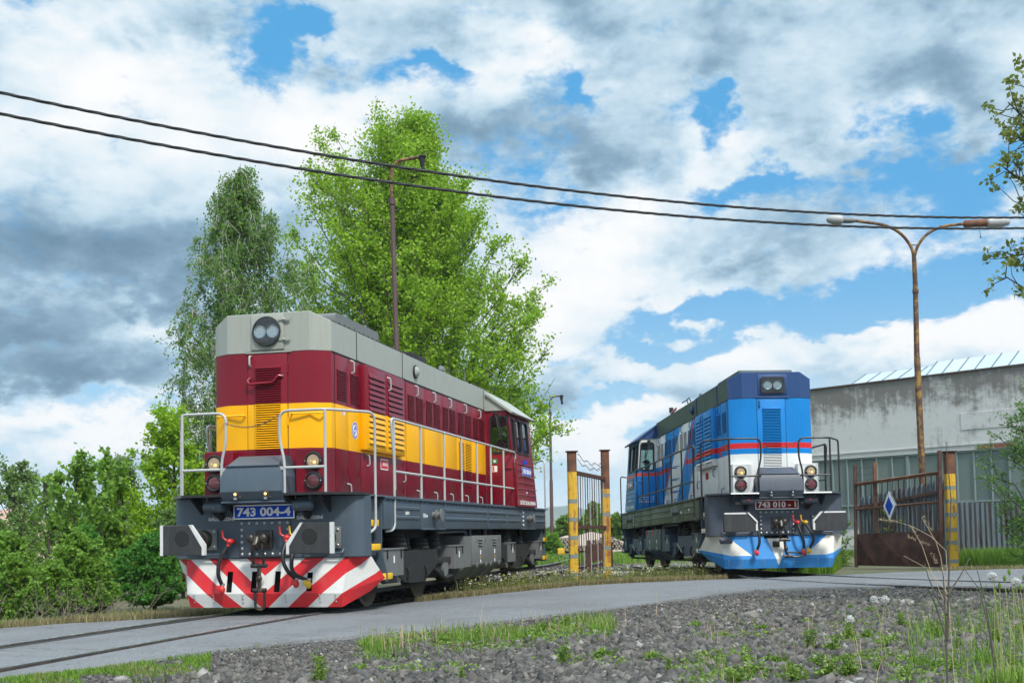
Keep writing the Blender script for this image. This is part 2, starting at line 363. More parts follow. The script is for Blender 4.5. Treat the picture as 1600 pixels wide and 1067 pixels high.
m_, nt_, b_ = newmat('red_lens'); b_.inputs['Base Color'].default_value = (0.13, 0.03, 0.035, 1); b_.inputs['Roughness'].default_value = 0.06; b_.inputs['Coat Weight'].default_value = 1.0
def plow_red(nt, x, y, z):
    f = ((x.abs()-(z-0.15)*1.21+0.225)/0.55).fract()
    return nmix(nt, f < 0.5, (0.68, 0.68, 0.655), (0.60, 0.022, 0.03))
def plow_blue(nt, x, y, z):
    a = x.abs(); c = nmix(nt, 0.0, (0.03, 0.24, 0.62), (0.03, 0.24, 0.62))
    outer = (a > (z-0.38)*1.25+0.50)*(z > 0.40+(a-0.95).max(0.0)*0.26)
    mid = (a < (z-0.33)*0.38+0.05)*(z > 0.22)
    return nmix(nt, outer.max(mid), c, (0.70, 0.69, 0.63))
banded('plow_red', plow_red, 0.4, 0.14, 3.0); banded('plow_blue', plow_blue, 0.42, 0.16, 3.0)
paint('skin', (0.50, 0.27, 0.20), 0.5, 0.05); paint('hair', (0.02, 0.015, 0.012), 0.6, 0.1); paint('shirt_blue', (0.03, 0.09, 0.22), 0.8, 0.1); paint('shirt_red', (0.30, 0.06, 0.05), 0.8, 0.1)
# ---------------------------------------------------------------- locomotive (x across, y from the front beam to the rear, z above the rail)
HB, HA, HU, HC = 0.838, 0.59, 0.124, 0.15      # hood half width, nose half width, nose position, nose chamfer
CU0, CU1 = 8.63, 10.6                          # cab
def cx(w): return 1.463-(w-1.6)*0.0793         # cab side leans in
def holes_wall(mb, P, ts, ws, holes, th):
    """a wall sheet of thickness th with rectangular openings; P(t,w,d) -> point"""
    T = sorted(set(ts)|{h[0] for h in holes}|{h[1] for h in holes}); W = sorted(set(ws)|{h[2] for h in holes}|{h[3] for h in holes})
    def solid(i, j):
        if i < 0 or j < 0 or i >= len(T)-1 or j >= len(W)-1: return False
        t = (T[i]+T[i+1])/2; w = (W[j]+W[j+1])/2
        return not any(h[0] < t < h[1] and h[2] < w < h[3] for h in holes)
    for i in range(len(T)-1):
        for j in range(len(W)-1):
            if not solid(i, j): continue
            a, b, c, d = T[i], T[i+1], W[j], W[j+1]
            v = [P(a, c, 0), P(b, c, 0), P(b, d, 0), P(a, d, 0), P(a, c, th), P(b, c, th), P(b, d, th), P(a, d, th)]; f = [(0, 1, 2, 3), (7, 6, 5, 4)]
            if not solid(i, j-1): f.append((0, 4, 5, 1))
            if not solid(i+1, j): f.append((1, 5, 6, 2))
            if not solid(i, j+1): f.append((2, 6, 7, 3))
            if not solid(i-1, j): f.append((3, 7, 4, 0))
            mb.add(v, f)
def rrect(a, b, c, d, r, n=4):
    out = []
    for cx_, cy_, a0 in ((b-r, d-r, 0), (a+r, d-r, 90), (a+r, c+r, 180), (b-r, c+r, 270)):
        for k in range(n+1): t = R(a0+90*k/n); out.append((cx_+r*math.cos(t), cy_+r*math.sin(t)))
    return out
def ring(mb, P, outer, inner, d0, d1):
    n = len(outer); r = [[P(*p, d0) for p in outer], [P(*p, d0) for p in inner], [P(*p, d1) for p in inner], [P(*p, d1) for p in outer]]
    vs = [q for k in r for q in k]; fs = []
    for k in range(4):
        for i in range(n): j = (i+1) % n; m = (k+1) % 4; fs.append((k*n+i, k*n+j, m*n+j, m*n+i))
    mb.add(vs, fs)
def louvre(mb, slat, s, u0, u1, w0, w1, v, n, proud=0.016, dark='louvre_dark'):
    """a field of pressed louvres on a side face at x = s*v: dark slots under tilted lips"""
    mb.use(dark); mb.box(s*v, s*(v+0.003), u0, u1, w0, w1); mb.use(slat); h = (w1-w0)/n
    for k in range(n):
        a = w0+k*h+h*0.30; b = w0+(k+1)*h
        mb.prism([(v, b), (v+proud, a+h*0.12), (v+proud, a), (v, a+h*0.25)], 'y', u0-0.006, u1+0.006) if s > 0 else mb.prism([(-v, b), (-v-proud, a+h*0.12), (-v-proud, a), (-v, a+h*0.25)], 'y', u0-0.006, u1+0.006)
def flouvre(mb, slat, x0, x1, w0, w1, u, n, proud=0.028):
    mb.use('louvre_dark'); mb.box(x0, x1, u-0.003, u, w0, w1); mb.use(slat); h = (w1-w0)/n
    for k in range(n):
        a = w0+k*h+h*0.22; b = w0+(k+1)*h
        mb.prism([(u, b), (u-proud, a+h*0.25), (u-proud, a), (u, a+h*0.2)], 'x', x0-0.008, x1+0.008)
def chandle(mb, s, v, u, w, L=0.14, out=0.05, mat='rail_grey'):
    mb.use(mat); mb.tube(arc([(s*v, u, w+L/2), (s*(v+out), u+0.02, w+L/2-0.01), (s*(v+out), u+0.035, w-L/2), (s*(v+0.01), u+0.03, w-L/2-0.01)], 0.04), 0.011, 8)

def make_loco(kind):
    red = kind == 'red'
    hood = 'red_hood' if red else 'blue_hood'; frame = 'slate' if red else 'slate_blue_loco'; sill = 'slate' if red else 'sill_green'
    railm = 'rail_grey' if red else 'rail_black'; bog = 'bogie_grey' if red else 'bogie_navy'; stepm = 'step_yellow' if red else 'step_cream'
    roof = 'pale_roof' if red else 'navy_roof'; roofs = 'pale_roof' if red else 'dark_green_roof'; hand = 'rail_grey' if red else 'blue_handle'
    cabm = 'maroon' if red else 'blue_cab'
    L = empty('diesel_locomotive')
    C = L
    # ---- underframe
    m = MB(frame); m.bbox(-1.30, 1.30, 0.30, 11.9, 1.17, 1.575, 0.01); m.use('under_black'); m.box(-0.72, 0.72, 0.6, 11.6, 0.42, 1.168); m.box(-0.95, 0.95, 5.2, 7.7, 0.32, 1.16)
    m.box(-1.0, 1.0, 0.75, 5.0, 0.98, 1.165); m.box(-1.0, 1.0, 7.75, 11.4, 0.98, 1.165)
    for s in (-1, 1):
        for u in (0.9, 2.1, 3.3, 4.6, 7.9, 9.2, 10.4): m.tube([(s*0.9, u, 1.1), (s*0.95, u+.1, .8), (s*0.9, u+.5, .7), (s*.92, u+.9, 1.1)], 0.02, 6)
    m.build('underframe', C)
    m = MB(frame); m.bbox(-1.415, 1.415, 0.262, 12.0, 1.582, 1.605, 0.006); m.build('walkway_deck', C)
    for s in (-1, 1):
        m = MB(sill); m.box(s*1.34, s*1.385, 0.73, 11.8, 1.147, 1.58)
        cuts = [0.73, 1.13, 2.39, 3.64, 6.49, 7.99, 9.25, 10.57, 11.8]
        for a, b in zip(cuts[:-1], cuts[1:]):
            m.bbox(s*1.384, s*1.397, a+0.012, b-0.012, 1.152, 1.568, 0.004)
            if (a, b) in ((2.39, 3.64), (9.25, 10.57)) or a < 1: continue
            for w in (1.31, 1.445):
                k = 0.016
                m.prism([(s*1.396, w-0.028), (s*(1.396+k), w-0.014), (s*(1.396+k), w+0.014), (s*1.396, w+0.028)], 'y', a+0.06, b-0.06)
        m.bbox(s*1.36, s*1.425, 0.73, 11.8, 1.566, 1.583, 0.004)
        for k in range(44): u = 0.9+k*0.245; m.box(s*1.397, s*1.409, u, u+0.018, 1.535, 1.560)
        for u0, u1 in ((2.42, 3.62), (9.28, 10.55)): m.bbox(s*1.38, s*1.43, u0, u1, 1.135, 1.16, 0.006)
        xd = (0, s, 0); t = m; t.use('white_paint'); t.text('13,6 m', 0.085, (s*1.4, 2.62, 1.35), xd, (0, 0, 1)); t.text('7 m', 0.085, (s*1.4, 3.36, 1.35), xd, (0, 0, 1))
        for k, tx in enumerate(('64 t', 'R 59 t', 'P 44 t', 'G 42 t')): t.text(tx, 0.055, (s*1.4, 9.48, 1.49-k*0.085), xd, (0, 0, 1))
        t.text('DEPO', 0.07, (s*1.4, 1.75, 1.377), xd, (0, 0, 1))
        side = m.build('side_sill', C)
        for u in (3.03, 9.9):
            k = MB('bogie_grey'); k.lathe([(0, 0.055), (0.05, 0.05), (0.055, 0.085), (0.075, 0.085), (0.08, 0.05), (0.13, 0.05), (0.135, 0.10), (0.15, 0.10), (0.155, 0.03)], (s*1.395, u, 1.36), (s, 0, 0)); k.build('jacking_lug', side)
    # ---- front and rear beams with rounded corners
    def beam(rear):
        f = (lambda u: 12.1-u) if rear else (lambda u: u)
        pl = [(-1.38, 0.27), (-1.38, 0.22), (-1.345, 0.10), (-1.26, 0.025), (-1.15, 0.0), (1.15, 0.0), (1.26, 0.025), (1.345, 0.10), (1.38, 0.22), (1.38, 0.27)]
        m = MB(frame); m.prism([(x, f(u)) for x, u in pl], 'z', 0.80, 1.592)
        m.box(-1.3, 1.3, f(0.27), f(0.32), 0.95, 1.57)
        return m, f
    m, f = beam(False)
    m.use(frame); m.bbox(-0.36, 0.36, -0.022, 0.0, 0.815, 1.29, 0.006)
    t = m; t.use('steel')
    for i in range(7):
        for w in (0.845, 1.255): t.ball((-0.325+i*0.108, -0.022, w), 0.024, 0.018, 0.024, 10, 6)
    for k in range(4):
        for s in (-1, 1): t.ball((s*0.325, -0.022, 0.92+k*0.083), 0.024, 0.018, 0.024, 10, 6)
    t.use('white_paint')
    for s in (-1, 1): t.text('DÁLK. ŘÍZENÍ', 0.06, (s*0.63, -0.002, 1.325 if red else 1.45), (1, 0, 0), (0, 0, 1), bold=0.001)
    m.build('buffer_beam', C, smooth=30)
    m, f = beam(True); m.build('rear_beam', C, bevel=0.008)
    # ---- shelf plates over the beam
    for s in (-1, 1):
        m = MB('rail_black' if red else frame); m.prism([(s*.43, -.40), (s*1.0, -.40), (s*1.37, .06), (s*1.37, .27), (s*.43, .27)], 'z', 1.600, 1.632)
        m.prism([(-.0, 1.598), (-.37, 1.598), (-.30, 1.57), (-.0, 1.38)], 'x', s*0.90, s*0.925)
        m.prism([(-.0, 1.598), (-.37, 1.598), (-.30, 1.57), (-.0, 1.38)], 'x', s*0.46, s*0.475)
        if not red: m.use('white_paint'); m.box(s*.44, s*1.0, -.4045, -.4005, 1.602, 1.630)
        m.build('front_shelf', C)
    # ---- coupler cover with its two small lamps
    m = MB(frame); prof = [(.43, -.36, 1.535), (.43, -.44, 1.66), (.43, -.42, 1.86), (.36, -.37, 2.0), (.315, -.12, 2.135), (.315, .12, 2.145)]
    m.loft([[(-a, u, w), (a, u, w), (a, .13, w), (-a, .13, w)] for a, u, w in prof]); m.bbox(-.375, .375, -.395, -.10, 1.985, 2.003, .004); m.bbox(-.44, .44, -.40, .1, 1.515, 1.537, .004)
    cov = m.build('coupler_cover', C, smooth=25)
    for s in (-1, 1):
        k = MB('steel'); k.box(s*.21-.02, s*.21+.02, -.455, -.425, 1.555, 1.585); k.use('lens'); k.bbox(s*.21-.055, s*.21+.055, -.452, -.40, 1.585, 1.685, .006); k.use('lamp_bulb' if red else 'reflector'); k.ball((s*.21, -.456, 1.625), .016); k.build('marker_lamp', cov)
    # ---- two horizontal receptacles below the shelves
    for s in (-1, 1):
        m = MB(frame); m.tube([(s*0.475, -.22, 1.475), (s*0.490, -.22, 1.475), (s*0.515, -.22, 1.475), (s*0.735, -.22, 1.475), (s*0.760, -.22, 1.475), (s*0.775, -.22, 1.475)], [.03, .062, .075, .075, .06, .03], 16)
        m.use('steel'); m.tube([(s*0.525, -.22, 1.6), (s*0.525, -.23, 1.545), (s*0.725, -.23, 1.545), (s*0.725, -.22, 1.6)], .009, 6); m.use(frame); m.cyl((s*0.585, -.28, 1.475), (s*0.585, -.305, 1.475), .026); m.use('black_rubber'); m.cyl((s*0.635, -.17, 1.42), (s*0.615, -.02, 1.34), .05)
        if not red: m.use('valve_red'); m.ball((s*0.615-.02, -.30, 1.485), .022)
        m.build('jumper_socket', C)
    # ---- number plate
    def plate(parent, o, xd, yd, w, h, txt):
        p = MB('aluminium'); o = Vector(o); xd = Vector(xd); yd = Vector(yd); zd = xd.cross(yd)
        def slab(a, b, d0, d1): p.loft([[o+xd*i*a+yd*j*b+zd*d for i, j in ((-1, -1), (1, -1), (1, 1), (-1, 1))] for d in (d0, d1)])
        slab(w/2, h/2, -0.004, 0.008); p.use('plate_blue' if red else 'plate_red'); slab(w/2-.017*h/.186, h/2-.017*h/.186, 0.006, 0.010)
        p.use('white_paint'); p.text(txt, h*0.80, o+zd*0.011, xd, yd, 0.002, bold=0.0048*h/.186, width=w*0.88); return p.build('number_plate', parent)
    txt = '743 004-4' if red else '743 010 - 1'
    plate(C, (0, -.04, 1.404), (1, 0, 0), (0, 0, 1), .866, .19, txt)
    # ---- buffers
    for rear in (False, True):
        for s in (-1, 1):
            f = (lambda u: 12.1-u) if rear else (lambda u: u)
            m = MB('bogie_grey' if red else frame); m.bbox(s*.875-.19, s*.875+.19, f(-.03), f(0.0), .91, 1.19, .005); m.use('under_black'); m.lathe([(0, .13), (.12, .12), (.14, .10), (.55, .095)], (s*.875, f(-.02), 1.05), (0, f(-1)-f(0), 0))
            m.use('steel')
            for a in (-.15, .15):
                for b in (-.1, .1): m.ball((s*.875+a, f(-.032), 1.05+b), .022, .014, .022, 10, 6)
            b_ = m.build('buffer', C)
            h = MB('buffer_face')
            if red: P = [(.31, .19), (-.09, .19), (-.31, -.11), (-.31, -.195), (.31, -.195)]
            else: P = rrect(-.33, .33, -.185, .185, .03, 3); P = [p for p in P if not (p[0] < -.17 and p[1] > -.02)]; P = sorted(P, key=lambda q: math.atan2(q[1], q[0])); P = [(.33, .16), (.30, .185), (-.17, .185), (-.33, .02), (-.33, -.16), (-.30, -.185), (.30, -.185), (.33, -.16)]
            def ringp(k, u): return [(s*(.875+px_*k), f(u), 1.05+py_*k) for px_, py_ in P]
            h.loft([ringp(.97, -.55), ringp(1.0, -.56), ringp(1.0, -.60), ringp(.97, -.612)]);
            if red: h.use('under_black'); h.lathe([(0, .105), (.004, .10), (.005, .001)], (s*.875, f(-.612), 1.07), (0, f(-1)-f(0), 0))
            h.use('buffer_white')
            def strip(q): h.loft([[(s*(.875+a), f(u), 1.05+b) for a, b in q] for u in (-.6135, -.558)])
            if red: strip([(.313, .193), (.27, .193), (.27, -.198), (.313, -.198)]); strip([(-.09, .194), (-.125, .194), (-.314, -.06), (-.314, -.198), (-.275, -.198), (-.275, -.10)])
            else: strip([(.31, .188), (-.17, .188), (-.17, .158), (.31, .158)]); strip([(-.17, .188), (-.332, .02), (-.332, -.165), (-.295, -.165), (-.295, .0), (-.155, .148)]); h.use('black_rubber'); h.loft([[(s*(.875+a), f(u), 1.05+b) for a, b in [(-.10, .186), (-.13, .186), (-.31, -.005), (-.31, -.04)]] for u in (-.617, -.60)])
            h.build('buffer_head', b_)
            if not rear:
                g = MB(frame); g.tube(arc([(s*1.10, -.015, .90), (s*1.10, -.06, .85), (s*.56, -.06, .85), (s*.56, -.015, .90)], .05), .013, 8); g.build('shunter_grip', C)
    # ---- plough with slots
    pm = 'plow_red' if red else 'plow_blue'
    m = MB(pm)
    if red: slots = [(-.50, .35, .62), (-.15, .35, .62), (.18, .35, .62), (.63, .36, .60)]
    else: slots = [(-.30, .74, .80), (.06, .74, .80)]
    def pu(w): return -0.02 if w > .79 else (0.03-(.79-w)/.46*.10 if w > .33 else -.07+(.33-w)/.18*.05)
    hl = []
    for x, a, b in (slots if red else []): hl.append((x-.04, x+.04, a, b))
    if not red: hl = [(-.26, .22, .735, .79)]
    holes_wall(m, lambda t, w, d: (t*(1.15-(.79-w)*.12)/1.10 if abs(t) > 1.0 else t, pu(w)+d, w), [-1.10, -.9, -.6, 0, .6, .9, 1.10], [.15, .33, .45, .79], hl, .012)
    for s in (-1, 1):
        m.add([(s*1.15, .03, .79), (s*1.385, .24, .79), (s*1.46, .56, .50), (s*1.095, -.07, .33), (s*1.073, -.02, .15), (s*1.30, .42, .33),
               (s*1.15, .045, .79), (s*1.385, .255, .79), (s*1.44, .575, .50), (s*1.095, -.05, .33), (s*1.073, .0, .15), (s*1.28, .44, .33)],
              [(0, 1, 2, 3), (3, 2, 5), (3, 5, 4), (6, 9, 8, 7), (9, 11, 8), (9, 10, 11), (0, 6, 7, 1), (1, 7, 8, 2), (2, 8, 11, 5), (5, 11, 10, 4)])
    k = m; k.use('steel')
    for x in (-.72, -.30, .30, .78, -1.0, 1.0):
        for w in (.22, .27, .31): k.ball((x, pu(w)-.004, w), .012, .01, .012, 8, 5)
    if red: k.use('under_black'); k.box(-1.0, 1.0, .10, .13, .25, .78)
    m.build('snowplough', C, smooth=20)
    # ---- screw coupling on its hook
    m = MB('grease'); m.bbox(-.12, .12, -.05, -.02, .92, 1.16, .008); m.tube([(0, 0, 1.06), (0, -.20, 1.06), (0, -.28, 1.04), (0, -.31, .98), (0, -.27, .93), (0, -.22, .95)], [.05, .055, .055, .05, .04, .02], 10)
    hk = m.build('draw_hook', C)
    k = MB('grease'); sw = 0.0 if red else 0.17
    for s in (-1, 1): k.tube([(s*.065, -.23, 1.08), (s*.075, -.27, .95), (s*.075+sw*.3, -.24, .82), (s*.07+sw*.5, -.20, .70)], .02, 8); k.ball((s*.09, -.25, 1.05), .055, .05, .07)
    k.cyl((-.11+sw*.5, -.20, .70), (.11+sw*.5, -.20, .70), .03); k.tube([(sw*.5, -.2, .72), (sw*.6, -.2, .50), (sw*.9, -.19, .36)], .028, 10); k.ball((sw*.65, -.2, .53), .04, .04, .05); k.cyl((-.09+sw*.9, -.19, .38), (.09+sw*.9, -.19, .38), .03)
    if red: k.tube(arc([(-.065, -.19, .40), (-.065, -.18, .13), (.065, -.18, .13), (.065, -.19, .40)], .06), .018, 8)
    else: k.tube(arc([(.1, -.19, .40), (.30, -.20, .36), (.52, -.18, .40), (.50, -.15, .44), (.12, -.16, .46)], .05), .018, 8); k.use('under_black'); k.bbox(-.12, .02, -.10, -.07, .56, .68, .01)
    k.build('screw_coupling', hk)
    # ---- brake hoses
    def hose(x, w, pts, vm, head):
        h = MB(vm); h.ball((x, -.12, w), .05, .06, .04); h.cyl((x, -.0, w), (x, -.12, w), .03); h.tube([(x-.05, -.13, w+.02), (x-.09, -.14, w+.05), (x-.10, -.14, w+.15)], .014, 6); h.cyl((x, -.12, w), (pts[0][0], pts[0][1], pts[0][2]), .026)
        hb = h.build('brake_valve', C); h = MB('black_rubber'); sp = [Vector(p) for p in pts]; out = []
        for i in range(len(sp)-1):
            a = sp[max(i-1, 0)]; b = sp[i]; c = sp[i+1]; d = sp[min(i+2, len(sp)-1)]
            for j in range(6): t = j/6; out.append(.5*((2*b)+(c-a)*t+(2*a-5*b+4*c-d)*t*t+(3*b-a-3*c+d)*t**3))
        out.append(sp[-1]); h.tube(out, .026, 10); h.use('steel'); e = sp[-1]; h.cyl(e+Vector((0, 0, .03)), e, .032); h.use(head); h.ball(e+Vector((0, -.01, -.05)), .04, .045, .055); h.bbox(e.x-.06, e.x-.01, e.y-.05, e.y-.02, e.z-.06, e.z+.01, .006); h.build('brake_hose', hb)
    if red:
        hose(-.45, 1.02, [(-.47, -.14, .96), (-.55, -.20, .80), (-.57, -.22, .60), (-.54, -.16, .44)], 'valve_red', 'valve_red')
        hose(.36, 1.06, [(.36, -.16, 1.0), (.35, -.25, .82), (.40, -.24, .65), (.50, -.16, .51)], 'valve_red', 'valve_red')
        hose(.50, 1.06, [(.50, -.16, 1.0), (.49, -.28, .78), (.52, -.28, .60), (.68, -.18, .50)], 'valve_yellow', 'valve_yellow')
    else:
        hose(-.46, 1.04, [(-.45, -.14, 1.0), (-.42, -.20, .82), (-.42, -.22, .65), (-.46, -.16, .50)], 'valve_red', 'valve_red')
        hose(.38, 1.04, [(.38, -.14, 1.0), (.42, -.20, .82), (.47, -.20, .65), (.47, -.16, .50)], 'valve_red', 'valve_red')
        hose(.54, 1.04, [(.54, -.14, 1.0), (.62, -.22, .84), (.66, -.22, .68), (.58, -.16, .52)], 'valve_yellow', 'valve_yellow')
        k = MB(frame); k.tube([(-1.18, -.1, .70), (-1.16, -.1, .70), (-.95, -.1, .70), (-.93, -.1, .70)], [.04, .062, .062, .04], 12); k.cyl((-1.1, -.05, .70), (-1.1, -.05, .80), .012); k.cyl((-1.0, -.05, .70), (-1.0, -.05, .80), .012); k.build('jumper_socket', C)
    # ---- steps on both sides, both ends
    for rear in (False, True):
        f = (lambda u: 12.28-u) if rear else (lambda u: u)
        for s in (-1, 1):
            m = MB(frame); m.box(s*1.02, s*1.05, f(.25), f(.74), .55, 1.57)
            m.prism([(s*1.02, 1.57), (s*1.365, 1.57), (s*1.365, .86), (s*1.44, .56), (s*1.44, .44), (s*1.02, .44)], 'y', f(.70), f(.735))
            m.prism([(f(.30), .80), (f(.62), .80), (f(.98), .44), (f(.52), .44)], 'x', s*1.03, s*1.06)
            st = m.build('step_well', C)
            for u0, u1, w, v in ((.29, .60, 1.19, 1.37), (.29, .64, .87, 1.38), (.53, .97, .47, 1.43)):
                k = MB(frame); k.box(s*1.05, s*(v-.02), f(u0), f(u1), w, w+.02); k.use(stepm); k.bbox(s*(v-.02), s*v, f(u0), f(u1), w, w+.085, .004); k.build('step', st)
    # ---- handrails
    def tube_part(name, pieces, r=.0185, par=C, mat=railm):
        k = MB(mat)
        for p in pieces: k.tube(p, r, 10)
        return k.build(name, par)
    for rear in (False, True):
        f = (lambda u: 12.1-u) if rear else (lambda u: u)
        for s in (-1, 1):
            main = arc([(s*.44, f(-.37), 1.63), (s*.44, f(-.37), 2.06), (s*.375, f(-.37), 2.30), (s*.375, f(-.37), 2.69), (s*1.0, f(-.37), 2.69), (s*1.41, f(.36), 2.70), (s*1.41, f(.36), 1.16), (s*1.36, f(.24), 1.10)], .13, 6)
            h = tube_part('front_handrail' if not rear else 'rear_handrail', [main, [(s*1.0, f(-.37), 1.63), (s*1.0, f(-.37), 2.685)], [(s*.44, f(-.37), 1.955), (s*1.0, f(-.37), 1.955)]])
            k = MB(railm); k.box(s*.33, s*.43, f(-.375), f(-.365), 1.93, 1.975); k.build('clip', h)
    for s in (-1, 1):
        top = arc([(s*1.33, .98, 1.12), (s*1.395, 1.10, 1.13), (s*1.395, 1.19, 1.20), (s*1.395, 1.19, 2.1), (s*1.395, 1.06, 2.69), (s*1.395, 8.83, 2.69), (s*1.395, 8.83, 1.61)], .12, 6)
        pcs = [top, [(s*1.395, 1.22, 1.952), (s*1.395, 8.83, 1.952)], [(s*1.395, 1.22, 1.7), (s*1.395, 1.19, 2.69)]]
        pcs += [[(s*1.395, u, 1.60), (s*1.395, u, 2.69)] for u in (2.45, 3.69, 4.74, 5.77, 6.78, 7.80)]
        tube_part('walkway_railing', pcs)
    ch = MB('chain'); n = 30; P0 = Vector((-.375, -.38, 2.56)); P1 = Vector((.37, -.38, 2.64))
    for i in range(n):
        q = [P0.lerp(P1, t)-Vector((0, 0, .10*4*t*(1-t))) for t in (i/n, (i+1)/n)]; d = (q[1]-q[0])*.62; c = (q[0]+q[1])/2; up = Vector((0, 0, .010)) if i % 2 else Vector((0, .010, 0))
        ch.tube([c-d+up*.3, c-d*.6+up, c+d*.6+up, c+d+up*.3], .0035, 5); ch.tube([c-d-up*.3, c-d*.6-up, c+d*.6-up, c+d-up*.3], .0035, 5)
    ch.build('safety_chain', C)
    # ---- wheelsets
    for u in (1.63, 4.03, 8.33, 10.73):
        m = MB('wheel_dark'); m.cyl((-.7, u, .54), (.7, u, .54), .09)
        for s in (-1, 1):
            m.use('wheel_dark'); m.lathe([(-.065, .10), (-.065, .42), (-.07, .44), (-.07, .525), (-.055, .53), (-.035, .50), (.065, .495), (.065, .44), (.03, .42), (.025, .14), (.085, .13), (.085, .10)], (s*.755, u, .542), (s, 0, 0), 40)
            m.use('wheel_rim'); m.lathe([(.0655, .44), (.068, .443), (.068, .488), (.0655, .49)], (s*.755, u, .542), (s, 0, 0), 40)
        m.build('wheelset', C)
    # ---- bogies
    for o in (0.0, 6.75):
        m = MB(bog)
        for s in (-1, 1):
            P = [(1.15, .84), (3.50, .84), (3.60, .64), (2.80, .355), (1.90, .375), (1.41, .55), (1.15, .60)]
            m.prism([(o+a, b) for a, b in P], 'x', s*1.27, s*1.31); m.bbox(s*1.15, s*1.30, o+.9, o+4.6, .60, .70, .01)
            m.prism([(o+3.5, .66), (o+4.5, .62), (o+4.6, .36), (o+4.1, .30), (o+3.7, .48)], 'x', s*1.20, s*1.26)
            m.use('under_black'); m.bar((s*1.1, o+.7, .30), (s*1.1, o+5.1, .30), .06, .05)
            for u in (1.63, 4.03):
                m.use(bog); m.cyl((s*1.05, o+u, .54), (s*1.30, o+u, .54), .17, .15, 20)
            m.use('under_black'); m.tube([(s*1.3, o+3.3, .55), (s*1.34, o+3.6, .42), (s*1.3, o+4.0, .36), (s*1.28, o+4.5, .40)], .03, 6)
            for u in (1.95, 2.85): m.use('under_black'); m.tube([(s*1.315, o+u, .60), (s*1.345, o+u, .55), (s*1.345, o+u, .45), (s*1.315, o+u, .40)], .02, 6)
        if not red:
            m.use('step_cream')
            for s in (-1, 1):
                e = [(3.60, .64), (2.80, .355), (1.90, .375), (1.41, .55)]
                for a, b in zip(e[:-1], e[1:]): m.bar((s*1.313, o+a[0], a[1]+.012), (s*1.313, o+b[0], b[1]+.012), .006, .018)
        b_ = m.build('bogie_frame', C)
        for s in (-1, 1):
            boxes = [(.82, 1.66), (4.32, 4.93)] if o == 0 else [(1.60, 2.10), (4.38, 4.90)]
            for u0, u1 in boxes:
                k = MB(bog); u0 += o; u1 += o
                k.prism([(s*1.0, .66), (s*1.0, .86), (s*1.36, .86), (s*1.36, .50), (s*1.26, .50)], 'y', u0, u1); k.bbox(s*.99, s*1.375, u0-.01, u1+.01, .862, .885, .006)
                if not red: k.use('box_green'); k.box(s*1.36, s*1.363, u0+.02, u1-.02, .51, .855)
                k.use('under_black')
                for u in (u0+.12, u1-.12): k.box(s*1.363, s*1.378, u-.012, u+.012, .74, .87)
                k.use('white_paint'); k.box(s*1.363, s*1.3655, (u0+u1)/2-.03, (u0+u1)/2+.02, .68, .78); k.build('sand_box', b_)
            for u, r, w0, w1, n in ((1.95, .21, .86, 1.16, 5), (2.42, .10, .86, 1.10, 4), (3.05, .20, .86, 1.02, 3), (3.9, .14, .84, 1.15, 5)):
                k = MB('under_black'); pr = []
                for j in range(n): a = (w1-w0)/n; pr += [(j*a, r*(1-.06*j)), (j*a+a*.8, r*(1-.06*j)*.86), (j*a+a*.9, r*(1-.06*j)*.80)]
                k.lathe(pr, (s*1.12, o+u, w0), (0, 0, 1), 20); k.build('suspension_bellows', b_)
    # ---- equipment case between the bogies
    for s in (-1, 1):
        m = MB(bog); m.prism([(s*.9, 1.03), (s*1.33, 1.03), (s*1.33, .50), (s*1.06, .27), (s*.9, .27)], 'y', 5.05, 7.62)
        m.use('box_green' if not red else bog); m.bbox(s*1.32, s*1.365, 5.50, 7.62, .52, 1.035, .006)
        m.use(bog)
        m.box(s*1.365, s*1.368, 6.555, 6.57, .53, 1.03)
        for u in (5.75, 6.4, 6.75, 7.4): m.bar((s*1.37, u, .50), (s*1.10, u, .28), .02, .02); m.bbox(s*1.34, s*1.385, u-.025, u+.025, .48, .56, .006); m.bbox(s*1.36, s*1.38, u-.02, u+.02, .93, 1.02, .004)
        for u in (6.03, 7.08):
            for k in range(3): m.use('black_rubber'); m.box(s*1.365, s*1.367, u-.14, u+.14, .84+k*.05, .875+k*.05); m.use('box_green' if not red else bog); m.prism([(s*1.366, .875+k*.05), (s*1.385, .857+k*.05), (s*1.366, .868+k*.05)], 'y', u-.14, u+.14)
            m.use('white_paint'); m.box(s*1.366, s*1.368, u-.03, u+.03, .70, .78); m.box(s*1.366, s*1.368, u-.025, u+.025, .55, .61); m.use('valve_yellow'); m.prism([(u-.025, .635), (u+.025, .635), (u, .675)], 'x', s*1.366, s*1.368)
        if not red:
            m.use('valve_red')
            for u in (5.56, 6.5, 6.63, 7.55): m.box(s*1.366, s*1.372, u-.03, u+.03, .90, 1.03)
        m.use(frame); m.cyl((s*1.2, 5.9, 1.03), (s*1.2, 5.9, 1.16), .035); m.cyl((s*1.2, 7.0, 1.03), (s*1.2, 7.0, 1.16), .035); m.tube(arc([(s*1.25, 3.7, 1.10), (s*1.28, 5.3, 1.12), (s*1.28, 5.4, 1.0)], .08), .025, 8)
        m.build('equipment_case', C)
    # ---- hood body
    pl = [(-HA, HU), (HA, HU), (HB, HU+HC), (HB, 8.60), (-HB, 8.60), (-HB, HU+HC)]
    m = MB(hood); m.prism(pl, 'z', 1.606, 3.545); hb = m.build('hood', C, bevel=0.006)
    m = MB(roof); k = .006
    ring0 = [(-HA-.002, HU-k, 3.540), (HA+.002, HU-k, 3.540), (HB+k, HU+HC, 3.540), (HB+k, 8.6, 3.540), (-HB-k, 8.6, 3.540), (-HB-k, HU+HC, 3.540)]
